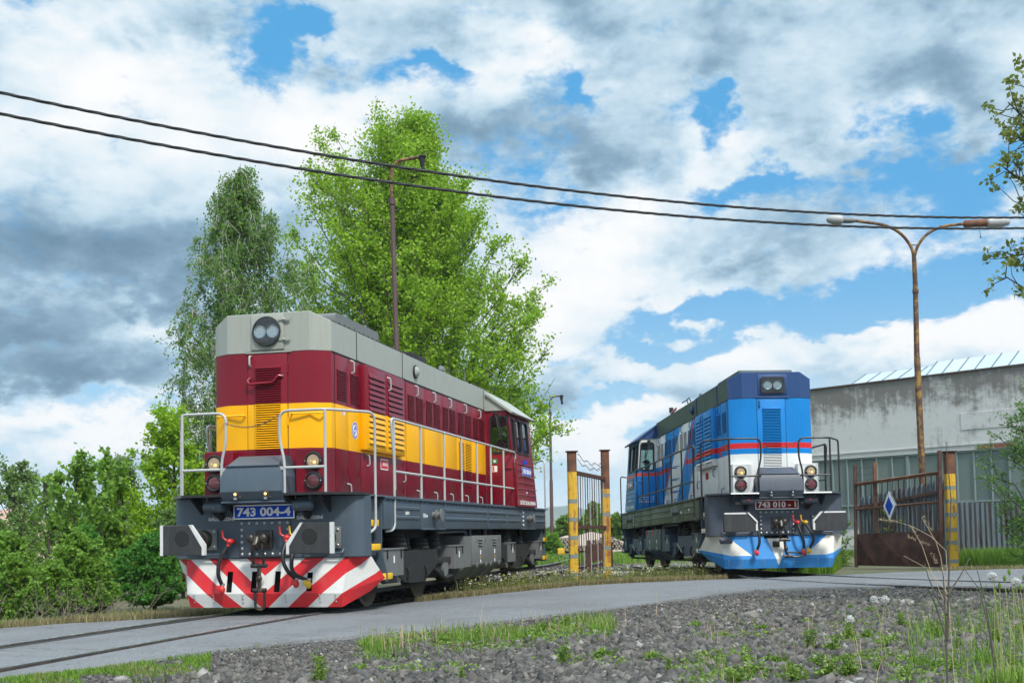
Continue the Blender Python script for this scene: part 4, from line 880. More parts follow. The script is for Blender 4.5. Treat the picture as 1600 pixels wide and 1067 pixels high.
# ---- tracks
def frame_pt(L, v, u, w): return L.matrix_world @ Vector((v, u, w))
def track(name, path, zf, sl):
    """two rails on sleepers along a plan path"""
    path = [Vector((p[0], p[1], 0)) for p in path]; out = []
    for i, p in enumerate(path):
        t = (path[min(i+1, len(path)-1)]-path[max(i-1, 0)]).normalized(); out.append((p, t, Vector((t.y, -t.x, 0))))
    tr = empty(name)
    for s in (-1, 1):
        m = MB('rail_rust'); rings = []; top = []
        for p, t, nrm in out:
            c = p+nrm*s*.7535; z = zf(c.x, c.y)
            prof = [(-.055, -.15), (.055, -.15), (.055, -.135), (.012, -.12), (.012, -.04), (.035, -.03), (.035, -.006), (.028, 0), (-.028, 0), (-.035, -.006), (-.035, -.03), (-.012, -.04), (-.012, -.12), (-.055, -.135)]
            rings.append([(c.x+nrm.x*a, c.y+nrm.y*a, z+b_) for a, b_ in prof]); top.append([(c.x+nrm.x*a, c.y+nrm.y*a, z+.0015) for a in (-.0275, .0275)])
        m.loft(rings); m.use('rail_steel'); m.loft(top, cap=False, close=False); m.build('rail', tr)
        g = MB('groove'); pr = []
        for p, t, nrm in out:
            c = p+nrm*s*(.7535-.085); y_, x_ = c.y, c.x
            if ynear(x_)-.3 < y_ < yfar(x_)+.3: pr.append([(c.x+nrm.x*a, c.y+nrm.y*a, float(hz(c.x, c.y))+.0155) for a in ((-.05, .05) if s < 0 else (-.05, .05))])
        if len(pr) > 2: g.loft(pr, cap=False, close=False); g.build('flangeway', tr)
    acc = 0; last = None
    for p, t, nrm in out:
        if last is not None: acc += (p-last).length
        last = p
        if acc > .6:
            acc = 0
            if p.y > yfar(p.x)+.8: 
                m = MB('sleeper'); z = zf(p.x, p.y)-.155; m.bar(p-nrm*1.25+Vector((0, 0, z-.06)), p+nrm*1.25+Vector((0, 0, z-.06)), .25, .14); m.build('sleeper', tr)
    return tr
def along(o, h, u0, u1, step=.3): return [(o[0]+math.sin(h)*u, o[1]+math.cos(h)*u) for u in np.arange(u0, u1, step)]
zr = lambda x, y: .058+.0059*((y-15.77)*.975+(x+3.27)*.224)
zb = lambda x, y: .206-.0073*min(14, max(-1.5, (y-23.66)))+max(0, min(.02, (23.6-y)*.01))
pa = along((-3.269, 15.7715), .2261, -16, 21); e = Vector(pa[-1]); h = .2261; 
while e.y < 95: h = max(-.02, h-.006); e = e+Vector((math.sin(h), math.cos(h)))*.4; pa.append((e.x, e.y))
zra = lambda x, y: zr(x, min(y, 46)) if y > 16.5 else float(hz(x, y))+.016+min(.018, (16.5-y)*.012)
zba = lambda x, y: zb(x, y) if y > 23.4 else float(hz(x, y))+.016
t = track('railway_track', pa, zra, 1); t['kind'] = 'structure'
pb = along((5.2324, 23.6606), -.0521, .3, 16); e = Vector(pb[0]); h = -.0521; fw = []
for k in range(46): h -= .021*min(1, k/6); e = e-Vector((math.sin(h), math.cos(h)))*.3; fw.append((e.x, e.y))
pb = fw[::-1]+pb; e = Vector(pb[-1]); h = -.0521
while e.y < 95: h = min(.10, h+.004); e = e+Vector((math.sin(h), math.cos(h)))*.4; pb.append((e.x, e.y))
t = track('railway_track', pb, zba, 1); t['kind'] = 'structure'
# ballast beds
def bed(path, zf, w=1.55):
    V = []; Q = []; n = 0
    for p, q in zip(path[:-1], path[1:]):
        if p[1] < yfar(p[0])+.35: continue
        tx, ty = q[0]-p[0], q[1]-p[1]; l = math.hypot(tx, ty); nxn, nyn = ty/l, -tx/l
        for a in np.linspace(-w, w, 9):
            x, y = p[0]+nxn*a, p[1]+nyn*a; V.append((x, y, zf(x, y)-.115-.06*max(0, abs(a)-1.2)/.35+.012*math.sin(x*9+y*7)))
        n += 1
    for i in range(n-1):
        for j in range(8): Q.append((i*9+j, (i+1)*9+j, (i+1)*9+j+1, i*9+j+1))
    tag(npmesh('track_bed', V, None, Q, ['gravel_ground'], smooth=True), kind='structure')
bed(pa, lambda x, y: zr(x, min(y, 46))); bed(pb, lambda x, y: zb(x, y)+.006, 1.5)

# ---- stones: angular pieces of ballast
def stones(name, P, S, mat, seed=3):
    r = np.random.default_rng(seed); n = len(P)
    base = np.array([(-1, -1, -1), (1, -1, -1), (1, 1, -1), (-1, 1, -1), (-.8, -.8, 1), (.8, -.8, 1), (.8, .8, 1), (-.8, .8, 1)])*.5
    v = base[None]*(1+r.uniform(-.45, .45, (n, 8, 3))); v *= (S[:, None]*r.uniform(.55, 1.25, (n, 3)))[:, None, :]
    q = r.normal(size=(n, 4)); q /= np.linalg.norm(q, axis=1, keepdims=True); w, x, y, z = q.T
    M = np.stack([np.stack([1-2*(y*y+z*z), 2*(x*y-z*w), 2*(x*z+y*w)], -1), np.stack([2*(x*y+z*w), 1-2*(x*x+z*z), 2*(y*z-x*w)], -1), np.stack([2*(x*z-y*w), 2*(y*z+x*w), 1-2*(x*x+y*y)], -1)], 1)
    v = np.einsum('nij,nkj->nki', M, v)+P[:, None, :]
    f = np.array([(0, 3, 2), (0, 2, 1), (4, 5, 6), (4, 6, 7), (0, 1, 5), (0, 5, 4), (1, 2, 6), (1, 6, 5), (2, 3, 7), (2, 7, 6), (3, 0, 4), (3, 4, 7)])
    T = (np.arange(n)*8)[:, None, None]+f[None]
    return tag(npmesh(name, v.reshape(-1, 3), T.reshape(-1, 3), None, [mat]), kind='stuff')
m, nt, b = newmat('stone'); ge = nt.nodes.new('ShaderNodeNewGeometry'); ri = X(nt, ge.outputs['Random Per Island']); co = objco(nt); n1 = noise(nt, co, 30, 5, .65)
c = nmix(nt, ri, (0.020, 0.018, 0.0165), (0.105, 0.096, 0.087)); c = nmix(nt, ((ri*7.31).fract() > .86)*.7, c, (0.165, 0.145, 0.125)); c = nmix(nt, ((ri*13.7).fract() > .972)*.8, c, (0.30, 0.28, 0.26)); c = nmix(nt, n1.sstep(.4, .8)*.5, c, (0.17, 0.16, 0.145))
nt.links.new(c, b.inputs['Base Color']); b.inputs['Roughness'].default_value = .85; bump(nt, b, n1, .6, .02)
r = np.random.default_rng(5)
N = 270000; y = r.uniform(4.5, 19, N); x = r.uniform(-.52, .52, N)*y+r.uniform(-.5, .5, N); k = (y < ynear(x)-.25*r.uniform(0, 1, N)); x, y = x[k], y[k]
dn = ynear(x)-y; keep = r.uniform(0, 1, len(x)) < np.clip(.35+dn*.35, .2, 1.0)*np.clip(1.4-y/22, .4, 1); x, y, dn = x[keep], y[keep], dn[keep]
S = r.gamma(2.2, .0095, len(x))*np.clip(.42+dn*.20, .4, 1.15)+.006; S = np.minimum(S*.88, .08)
stones('ballast_stones', np.stack([x, y, gz(x, y)+S*.10], -1), S, 'stone')
N = 5200; a = r.integers(0, len(pa), N); pp = np.array(pa)[a]+r.normal(0, .75, (N, 2)); pp = pp[(pp[:, 1] > yfar(pp[:, 0])+.4) & (pp[:, 1] < 50)]
b2 = np.array(pb)[r.integers(0, len(pb), N)]+r.normal(0, .75, (N, 2)); b2 = b2[(b2[:, 1] > yfar(b2[:, 0])+.4) & (b2[:, 1] < 50)]
za = np.array([zr(*p) for p in pp])-.10; zb_ = np.array([zb(*p) for p in b2])-.10
P = np.concatenate([np.c_[pp, za], np.c_[b2, zb_]]); stones('track_ballast', P, r.uniform(.03, .06, len(P)), 'stone', 9)
def rock(px, py, d, s, lab):
    bm = bmesh.new(); bmesh.ops.create_icosphere(bm, subdivisions=3, radius=1)
    rr = random.Random(px)
    pl_ = [Vector((rr.gauss(0, 1), rr.gauss(0, 1), rr.gauss(0, 1))).normalized() for _ in range(9)]
    for v in bm.verts:
        for n_ in pl_:
            q = v.co.dot(n_)
            if q > .62: v.co -= n_*(q-.62)
        v.co += v.co.normalized()*.03*math.sin(v.co.x*9+v.co.y*7)
    m = MB('stone'); m.add_bm(bm); m.v = [(a*s[0], b_*s[1], c_*s[2]) for a, b_, c_ in m.v]; o = m.build('rock', None, smooth=25); p = pix_at(px, py, d); o.location = gpos(p.x, p.y, s[2]*.35); tag(o, lab, 'rock'); return o
rock(1172, 957, 12.9, (.13, .10, .085), 'fist-sized grey rock lying on the gravel below the blue locomotive')
# ---------------------------------------------------------------- poles, gate, fence, hall, cables

def worn(name, col, rustc, lo, hi, scale=4, streak=.5, rough=.6):
    """old paint broken by rust patches and runs"""
    m, nt, b = newmat(name); co = objco(nt); x, y, z = sepxyz(nt, co); n1 = noise(nt, co, scale, 8, .7, .3); n2 = noise(nt, combxyz(nt, x*8.0, y*8.0, z*.5), 1.5, 6, .65); n3 = noise(nt, co, 25, 4, .6)
    c = nmix(nt, n3, tuple(q*.8 for q in col), tuple(min(1, q*1.15) for q in col)); c = nmix(nt, (n1*(1-streak)+n2*streak).sstep(lo, hi), c, nmix(nt, n3, rustc, tuple(q*2.2 for q in rustc))); c = nmix(nt, n3.sstep(.66, .74)*.7, c, (.03, .022, .018))
    nt.links.new(c, b.inputs['Base Color']); b.inputs['Roughness'].default_value = rough; bump(nt, b, n1+n3*.3, .25, .01)
worn('post_yellow', (0.62, 0.37, 0.02), (0.14, 0.06, 0.025), .50, .62); worn('post_yellow_rusty', (0.60, 0.34, 0.02), (0.16, 0.06, 0.02), .47, .58); paint('post_band', (0.19, 0.22, 0.20), .6, .2, 6, dirt_amt=.3)
worn('zinc', (0.10, 0.13, 0.148), (0.045, 0.026, 0.02), .50, .60, 2, .88, .75); worn('lamp_rust', (0.26, 0.15, 0.035), (0.045, 0.022, 0.016), .43, .54, 6, .25, .75); paint('pole_brown', (0.075, 0.04, 0.038), .65, .25, 4, dirt_amt=.3)
paint('lamp_grey', (0.33, 0.34, 0.34), .5, .2, 8, dirt=(0.2, 0.08, .04), dirt_amt=.4); paint('cable', (0.02, 0.021, 0.022), .6, .2, 3); paint('sign_white', (0.72, 0.74, 0.76), .35, .06, 4); paint('sign_blue', (0.012, 0.06, 0.40), .35, .12, 6)
def banded_post(name, px, yb, yt, d, w, label, group=None, bands=(), rust_to=.16, wd=None, pm='post_yellow'):
    t = pix_at(px[1], yt, d); b0 = pix_at(px[0], yb, d); base = gpos(b0.x, b0.y); H = t.z-base.z
    p = empty(name, base); r = w/2
    m = MB(pm); pr = rrect(-r, r, -r, r, r*.45, 3); m.prism(pr, 'z', -.3, H*(1-rust_to)); m.use('rust'); m.prism(pr, 'z', H*(1-rust_to)+.002, H)
    m.use('post_band'); k = 1.012; pb_ = [(a*k, b_*k) for a, b_ in pr]
    for h in bands: m.prism(pb_, 'z', H*h-.045, H*h+.045)
    m.build('shaft', p); m = MB('rust_dark'); m.bbox(-r*1.35, r*1.35, -r*1.35, r*1.35, H, H+.02, .008); m.build('cap_plate', p)
    tag(p, label, 'gate post', group); return p, base, H
pA, bA, hA = banded_post('gate_post', (897, 893), 903, 706, 26.2, .205, 'yellow banded steel post with a rusty top, nearest the maroon locomotive', 'banded posts of the yard gate', (.06, .20, .34, .48, .62), .155)
pB, bB, hB = banded_post('gate_post', (949, 945), 896, 704, 28.4, .195, 'rust-streaked yellow post right of the narrow barred panel, beside the blue locomotive cab', 'banded posts of the yard gate', (.08, .24, .50, .65), .30, None, 'post_yellow_rusty')
pC, bC, hC = banded_post('gate_post', (1489, 1481), 879, 706, 27.0, .215, 'yellow banded post carrying the wide rusty gate leaf by the hall', 'banded posts of the yard gate', (.06, .22, .33, .46, .575, .69), .19)
# narrow barred leaf between the two posts
def barred(): 
    g = empty('barred_gate', (bA+bB)/2); o = g.location; d = (bB-bA); d.z = 0; L_ = d.length; d.normalize()
    def pt(t, z): q = bA+d*(.12+(L_-.2)*t); return (q.x-o.x, q.y-o.y, z-o.z)
    z1, z0 = pix_at(905, 738, 26.4).z, pix_at(905, 823, 26.4).z; z1b = pix_at(944, 748, 28.4).z
    for nm, a, b_, w in (('top_rail', z1, z1b, .075), ('middle_rail', z0, z0, .07)):
        m = MB('rust_dark'); m.bar(pt(0, a), pt(1, b_), w, w*1.1); m.build(nm, g)
    for i in range(13):
        t = (i+.6)/13.2; m = MB('rust_dark' if i % 3 else 'lamp_grey'); m.cyl(pt(t, .16+.02*(i % 2)), pt(t, z1+(z1b-z1)*t), .011, n=8); m.build('upright_bar', g)
    tag(g, 'narrow rusty barred gate panel standing between two yellow posts', 'gate')
barred()
for k, (y0, y1) in enumerate(((710, 724), (719, 731))):
    a = pix_at(902, y0, 26.3); b_ = pix_at(940, y1, 28.3); m = MB('rust_dark'); n = 40; pts = [a.lerp(b_, i/n)+Vector((0, 0, .03*math.sin(i*.5+k)-.10*math.sin(PI*i/n))) for i in range(n+1)]; m.tube(pts, .006, 5)
    for i in range(2, n, 3): m.tube([pts[i]+Vector((-.02, 0, .025)), pts[i], pts[i]+Vector((.02, 0, -.025))], .005, 4)
    o = m.build('barbed_wire'); tag(o, ('upper' if k == 0 else 'lower')+' strand of barbed wire strung between the two yellow posts', 'barbed wire')
# small rusty board on legs behind the bars
def board():
    p = pix_at(932, 884, 32); g = empty('rusty_board', gpos(p.x, p.y)); m = MB('rust_dark'); m.prism([(-.28, .30), (.42, .42), (.42, .86), (-.28, .76)], 'y', -.015, .015); m.build('panel', g)
    m = MB('rust_dark'); m.box(-.24, -.14, -.03, .03, -.1, .9); m.build('leg', g); m = MB('rust_dark'); m.box(.36, .44, -.03, .03, -.1, .8); m.build('leg', g); tag(g, 'low rusty board on two short legs behind the barred panel', 'board')
board()
# wide gate leaf
def leaf():
    A = pix_at(1338, 884, 29.2); B = pix_at(1473, 886, 26.9); g = empty('rusty_gate', (B.x, B.y, .2)); O = g.location; d = Vector((B.x-A.x, B.y-A.y, 0)); nrm = Vector((d.y, -d.x, 0)).normalized()
    def at(px, py):
        t = (px-1338)/(1473-1338); dist = 29.2+(26.9-29.2)*t; return pix_at(px, py, dist)-O
    def bar(nm, p, q, w, mat='rust'):
        m = MB(mat); m.bar(at(*p), at(*q), w, w, up=(0, 1, .1)); return m.build(nm, g)
    bar('end_stile', (1336, 726), (1338, 886), .07, 'rust_dark'); bar('stile', (1366.5, 722), (1369, 832), .075, 'rust'); bar('hinge_stile', (1468, 704), (1470.5, 886), .075, 'rust_dark')
    bar('top_rail', (1337, 757), (1470, 738), .075, 'rust'); bar('middle_rail', (1337, 796), (1471, 784), .05, 'rust')
    for i in range(15):
        t = (i+.7)/15.6
        if abs(1338+133*t-1367) < 4: continue
        x = 1338+133*t; bar('upright_bar', (x, 757-19*t), (x+.6, 833-5*t), .018, 'rust_dark')
    m = MB('rust_dark')
    for x0, x1 in ((1338, 1368), (1369, 1420), (1421, 1473)):
        f = lambda x: (834-6*(x-1338)/135, 883+3*(x-1338)/135)
        c = (at(x0, f(x0)[0])+at(x1, f(x1)[1]))/2+nrm*.05; q = [at(x0, f(x0)[1]), at(x1, f(x1)[1]), at(x1, f(x1)[0]), at(x0, f(x0)[0])]
        m.add(q+[c]+[v-nrm*.02 for v in q], [(0, 1, 4), (1, 2, 4), (2, 3, 4), (3, 0, 4), (5, 8, 7, 6), (0, 5, 6, 1), (1, 6, 7, 2), (2, 7, 8, 3), (3, 8, 5, 0)])
    m.build('sheet_panel', g, smooth=0)
    tag(g, 'wide rusty gate leaf with sheet lower half and thin bars, standing open', 'gate')
    s = empty('diamond_sign', at(1395, 790)+O+nrm*.07); O2 = s.location
    c, u_, w_ = Vector((0, 0, 0)), d.normalized(), Vector((0, 0, 1)); hw, hh = .185, .345
    def dia(a, b_, off): return [c+u_*a*x+w_*b_*y+nrm*off for x, y in ((1, 0), (0, 1), (-1, 0), (0, -1))]
    m = MB('zinc'); m.loft([dia(hw, hh, -.02), dia(hw, hh, .05)]); m.use('sign_white'); m.loft([dia(hw*.995, hh*.995, .05), dia(hw*.98, hh*.98, .053)]); m.build('sign_case', s, smooth=0)
    m = MB('sign_blue'); m.loft([dia(hw*.66, hh*.66, .053), dia(hw*.65, hh*.65, .057)]); m.build('blue_field', s, smooth=0); tag(s, 'blue diamond sign with a white border hung on the rusty gate', 'sign')
    for k in range(3):
        a = at(1338, 729+k*11)+O; b_ = at(1366, 728+k*9)+O; m = MB('rust_dark'); m.tube([a.lerp(b_, i/12)-Vector((0, 0, .05*math.sin(PI*i/12)-.012*math.sin(i*2))) for i in range(13)], .005, 5); o = m.build('barbed_wire'); tag(o, ('top', 'middle', 'lowest')[k]+' of three barbed wire strands above the open rusty gate', 'barbed wire')
leaf()
# corrugated sheet fences
def corrugated(name, a, b_, z0a, z0b, z1a, z1b, label, pitch=.12, amp=.028, rails=()):
    a = Vector((a[0], a[1], 0)); b_ = Vector((b_[0], b_[1], 0)); d = b_-a; L_ = d.length; d.normalize(); nr = Vector((d.y, -d.x, 0)); f = empty(name, (a.x, a.y, 0))
    n = int(L_/pitch*6); k = 0; sheets = max(1, int(L_/1.2))
    for q in range(sheets):
        m = MB('zinc'); rr = random.Random(q*7+len(label)); dz = rr.uniform(-.03, .03); off = rr.uniform(-.01, .01); fr, bk = [], []
        lo, hi = [], []
        for i in range(q*n//sheets, (q+1)*n//sheets+1):
            t = i/n; p = d*(L_*t)+nr*(amp*math.sin(2*PI*t*L_/pitch)+off); lo.append((p.x, p.y, z0a+(z0b-z0a)*t)); hi.append((p.x, p.y, z1a+(z1b-z1a)*t+dz))
        m.loft([lo, hi], cap=False, close=False); o = m.build('metal_sheet', f, smooth=0); so_ = o.modifiers.new('gauge', 'SOLIDIFY'); so_.thickness = .003
    for h0, h1 in rails: m = MB('rust_dark'); m.bar(d*.0-nr*-.04+Vector((0, 0, h0)), d*L_+nr*.04+Vector((0, 0, h1)), .05, .07); m.build('rail', f)
    tag(f, label, 'fence'); return f
q0 = pix_at(1491, 783, 29.6); q1 = pix_at(1700, 790, 29.0)
corrugated('corrugated_fence', (q0.x, q0.y), (q1.x, q1.y), .15, .15, q0.z, q0.z-.08, 'grey corrugated iron fence running right from the yellow gate post')
q0 = pix_at(1341, 790, 32.5); q1 = pix_at(1485, 762, 30.2)
corrugated('corrugated_fence', (q0.x, q0.y), (q1.x, q1.y), .1, .1, q0.z, q1.z, 'slanting corrugated iron sheeting behind the open rusty gate', rails=((q0.z-.05, q1.z-.05),))
r0 = pix_at(1341, 778, 32.7); r1 = pix_at(1485, 744, 30.4)
corrugated('corrugated_strip', (r0.x, r0.y), (r1.x, r1.y), r0.z-.25, r1.z-.33, r0.z, r1.z, 'pale corrugated strip laid along the top of the slanting sheeting', .15, .03)
q = pix_at(1493, 790, 28.6); m = MB('rust'); m.cyl((0, 0, -.2), (0, 0, 2.05), .03); o = m.build('fence_pole'); o.location = gpos(q.x, q.y); tag(o, 'thin rusty steel pole just right of the gate post', 'pole')
# ---- hall
def plaster():
    m, nt, b = newmat('plaster'); co = objco(nt); x, y, z = sepxyz(nt, co); n1 = noise(nt, co, .45, 10, .72, .5); n2 = noise(nt, co, 3.0, 8, .7); n3 = noise(nt, combxyz(nt, x*5.0, y*5.0, z*.35), 1.0, 5, .65)
    top = ((z-5.6)*.55).max(-.35); f = (n1*1.25+n2*.75+top*.45-0.66+(n3-.5)*.55)
    c = nmix(nt, f.sstep(.20, .60), (0.56, 0.56, 0.555), (0.185, 0.175, 0.165)); c = nmix(nt, n2.sstep(.62, .72)*.6, c, (0.15, 0.14, 0.13)); c = nmix(nt, (n3-.62).max(0.0)*2.0, c, (0.30, 0.17, 0.10))
    nt.links.new(c, b.inputs['Base Color']); b.inputs['Roughness'].default_value = .95; bump(nt, b, n2+n1, .25, .04)
    m, nt, b = newmat('hall_glass'); co = objco(nt); ge = nt.nodes.new('ShaderNodeNewGeometry'); ri = X(nt, ge.outputs['Random Per Island']); n1 = noise(nt, co, .8, 5, .6)
    c = nmix(nt, ri, (0.11, 0.15, 0.148), (0.20, 0.24, 0.23)); c = nmix(nt, (ri > .93)*.9, c, (0.32, 0.31, 0.24)); c = nmix(nt, n1*.4, c, (0.16, 0.19, 0.185)); nt.links.new(c, b.inputs['Base Color']); b.inputs['Roughness'].default_value = .28; b.inputs['Specular IOR Level'].default_value = .4
    m, nt, b = newmat('skylight'); co = objco(nt); n1 = noise(nt, co, .7, 5, .6); nt.links.new(nmix(nt, n1, (0.30, 0.36, 0.39), (0.42, 0.48, 0.51)), b.inputs['Base Color']); b.inputs['Roughness'].default_value = .3
plaster(); paint('window_bar', (0.21, 0.26, 0.26), .5, .12, 3); rust('brick_rust', (0.20, 0.07, 0.045), (0.32, 0.12, 0.07), 9); paint('roof_felt', (0.07, 0.07, 0.072), .9, .2, 2); paint('rib_blue', (0.14, 0.20, 0.24), .5, .12, 3); paint('rusty_cap', (0.09, 0.06, 0.05), .8, .3, 2)
def hall():
    ex = Vector((.6842, -.7292, 0)); nn = Vector((.7292, .6842, 0)); O = Vector((10.55, 47.15, 0)); h = empty('factory_hall', O)
    h.rotation_euler = (0, 0, math.atan2(ex.y, ex.x)); L_ = 30; Z = 6.58
    m = MB('plaster'); zs = [-.3, 1.15, 2.0, 2.75, 3.86, Z]
    P = lambda t, w, d: (t, d, w)
    wins = [(.55, 27.3, 1.15, 3.84)]
    holes_wall(m, P, [0, L_], [-.3, Z], wins, .35); m.use('plaster'); m.box(0, .3, .35, 24, -.3, Z); m.box(L_-.3, L_, .35, 24, -.3, Z); m.box(.3, L_-.3, 23.7, 24, -.3, Z); m.use('roof_felt'); m.box(.3, L_-.3, .35, 23.7, Z-.4, Z-.25)
    m.use('rusty_cap'); m.box(-.04, L_+.04, -.05, .40, Z+.002, Z+.05); m.use('plaster'); m.bbox(7.6, 10.3, -.02, 0, 4.55, 5.15, .01); m.use('brick_rust')
    for a, b_ in ((8.15, 8.7), (8.75, 9.5)): m.box(a, b_, -.02, .0, 3.87, 3.98)
    m.use('plaster'); m.box(0, L_, -.03, 0, 4.02, 4.07); m.build('wall', h, smooth=0)
    w = .62; nw = int((27.3-.55)/w); band = MB('window_bar')
    for k in range(nw//8+1):
        a = .55+k*8*w; b_ = min(a+8*w, 27.3); f = MB('window_bar'); f.box(a, a+.06, .03, .11, 1.15, 3.84); f.box(b_-.06, b_, .03, .11, 1.15, 3.84) ; f.box(a, b_, .03, .11, 3.78, 3.84); f.box(a, b_, .03, .11, 1.15, 1.21); f.box(a, b_, .03, .10, 2.03, 2.09); fr = f.build('window', h, smooth=0)
        g = MB('window_bar')
        for i in range(1, 8):
            if a+i*w < b_: g.box(a+i*w-.022, a+i*w+.022, .025, .10, 1.21, 3.78)
        g.build('glazing_bar', fr, smooth=0); g = MB('hall_glass')
        for i in range(8):
            if a+i*w+.05 > b_: break
            for z0, z1 in ((1.2, 2.04), (2.08, 3.79)): g.add([(a+i*w, .075, z0), (min(b_, a+(i+1)*w), .075, z0), (min(b_, a+(i+1)*w), .075, z1), (a+i*w, .075, z1)], [(0, 1, 2, 3)])
        g.build('pane', fr, smooth=0)
    m = MB('roof_felt'); m.box(.3, L_-.3, .4, 23.7, Z-.24, Z-.20); m.build('roof', h, smooth=0)
    # roof lights
    t0 = (Vector((13.84, 48.05, 0))-O).dot(ex)-.1; q = (Vector((13.84, 48.05, 0))-O).dot(nn)
    def skylight(a, b_, d0, z0, z1, zt, sill):
        s = MB('rib_blue'); dd = 1.3
        s.prism([(d0, Z-.3), (d0, z1), (d0+dd, zt), (d0+dd*1.6, z1), (d0+dd*1.6, Z-.3)], 'x', a, b_); o = s.build('roof_light', h, smooth=0)
        g = MB('skylight'); n = max(3, int((b_-a)/.62)); e = Vector((0, dd, zt-z1)); nl = Vector((0, -(zt-z1), dd)).normalized()
        for i in range(n):
            x0 = a+(b_-a)*i/n+.03; x1 = a+(b_-a)*(i+1)/n-.03; p = [Vector((x, d0, z1))+e*t+nl*off for off in (.012, .03) for x, t in ((x0, .03), (x1, .03), (x1, .97), (x0, .97))]; g.loft([p[:4], p[4:]])
        g.build('glass_panel', o, smooth=0); g = MB('rib_blue')
        for i in range(n+1): x = a+(b_-a)*i/n; g.bar(Vector((x, d0, z1))+nl*.03, Vector((x, d0, z1))+e+nl*.03, .035, .05)
        g.build('glazing_bar', o, smooth=0)
        if sill:
            g = MB('skylight')
            for i in range(6): x0 = a+.25+(b_-a-.5)*i/6; g.box(x0, x0+.40, d0-.02, d0, z0+.05, z1-.06)
            g.build('pane', o, smooth=0)
    skylight(t0, t0+3.4, q, Z+.08, Z+.40, 7.55, True); skylight(t0+3.42, t0+13, q-.55, Z, Z+.18, 7.62, False)
    tag(h, 'long factory hall with stained grey plaster over a band of green glazing', 'hall')
hall()
# ---- lamps
def lamp_single(name, pts, r, label, cat='street lamp', pegs=False, yellow=True, head=True):
    base = gpos(pts[0].x, pts[0].y); base.z = min(base.z, pts[0].z); g = empty(name, base); P = [p-base for p in pts]
    m = MB('pole_brown'); H = P[1].z; m.tube([(P[0].x, P[0].y, -.3), P[0].lerp(P[1], .52), P[0].lerp(P[1], .53), P[1]], [r*1.3, r*1.15, r*.9, r*.8], 14); m.tube([P[1]-Vector((0, 0, .15)), P[1]+Vector((0, 0, .05))], r*1.15, 14)
    m.build('pole', g)
    if pegs:
        for i in range(16):
            q = P[0].lerp(P[1], .40+.038*i); s = 1 if i % 2 else -1; k = MB('pole_brown'); k.cyl(q+Vector((s*r*.7, 0, 0)), q+Vector((s*(r+.10), 0, .02)), .014, n=6); k.build('climbing_peg', g)
    m = MB('lamp_rust' if yellow else 'pole_brown'); m.tube(arc([P[1]]+P[2:], .9, 10), r*.55, 10); m.build('arm', g)
    e = P[-1]; m = MB('under_black'); m.ball(e+Vector((.02, 0, .0)), .12*r/.085, .12*r/.085, .06); m.cyl(e, e-Vector((-.02, 0, .30*r/.085)), .10*r/.085, .06*r/.085); m.ball(e-Vector((-.03, 0, .38*r/.085)), .07*r/.085, None, .10*r/.085); m.build('lamp_head', g)
    tag(g, label, cat); return g
d = 33; lamp_single('street_lamp', [Vector((pix_at(628, 700, d).x, d, .1)), pix_at(612.5, 312, d), pix_at(610, 272, d), pix_at(618, 252, d), pix_at(659, 245, d)], .082, 'tall brown lamp post with climbing pegs rising behind the maroon locomotive', pegs=True)
d = 66; lamp_single('street_lamp', [Vector((pix_at(863, 870, d).x, d, .1)), pix_at(859.5, 645, d), pix_at(858.5, 626, d), pix_at(864, 619.5, d), pix_at(877, 618.5, d)], .085, 'slim distant lamp post with a curved neck left of the yellow posts', yellow=False)
def lamp_double():
    d = 38; b0 = pix_at(1445, 850, d); base = Vector((b0.x, d, .3)); g = empty('street_lamp', base); f = lambda x, y: pix_at(x, y, d)-base
    m = MB('lamp_rust'); m.tube([(0, 0, -.3), f(1441, 740), f(1433, 560), f(1432.6, 556), f(1430.5, 455), f(1428, 398)], [.115, .108, .10, .088, .08, .07], 14); m.tube([f(1430.6, 458), f(1430.5, 452)], .10, 14); m.build('pole', g)
    for nm, pts in (('arm', [(1428, 402), (1425, 388), (1415, 372), (1400, 359), (1380, 351), (1336, 345)]), ('arm', [(1428.5, 402), (1433, 385), (1445, 368), (1462, 357), (1480, 352.5), (1506, 350)])):
        m = MB('lamp_rust'); q = [f(*p) for p in pts]; m.tube(arc(q, .5, 4), .05, 10); m.build(nm, g)
    m = MB('lamp_rust'); m.bar(f(1424, 383), f(1434, 383), .03, .03); m.build('spreader', g)
    def head(p0, p1, dark, glass_side):
        a, b_ = f(*p0), f(*p1); t = (b_-a).normalized(); m = MB(dark); 
        if glass_side: m.tube([a, a+t*.12, a+t*.38, a+t*.40], [.06, .09, .10, .10], 14); m.use('lamp_grey'); L_ = (b_-a).length; m.tube([a+t*.40, a+t*.45, a+t*.75*L_, b_-t*.05, b_], [.10, .15, .16, .10, .03], 16)
        else:
            L_ = (b_-a).length
            m.tube([a, a+t*.05, a+t*L_*.5], [.07, .12, .13], 12); m.use('lamp_grey'); m.tube([a+t*L_*.5, a+t*L_*.52, a+t*(L_-.25), a+t*(L_-.02), b_], [.13, .16, .16, .10, .05], 14); m.use('under_black'); m.tube([a+t*L_*.35+Vector((0, 0, -.12)), a+t*L_*.36+Vector((0, 0, -.42)), a+t*L_*.37+Vector((0, 0, -.48))], [.008, .008, .03], 6)
        m.build('lamp_head', g)
    head((1336, 345), (1291, 343), 'bogie_grey', True); head((1505, 350), (1577, 347), 'rust', False)
    tag(g, 'rusty yellow double-armed lamp post standing before the factory hall', 'street lamp')
lamp_double()
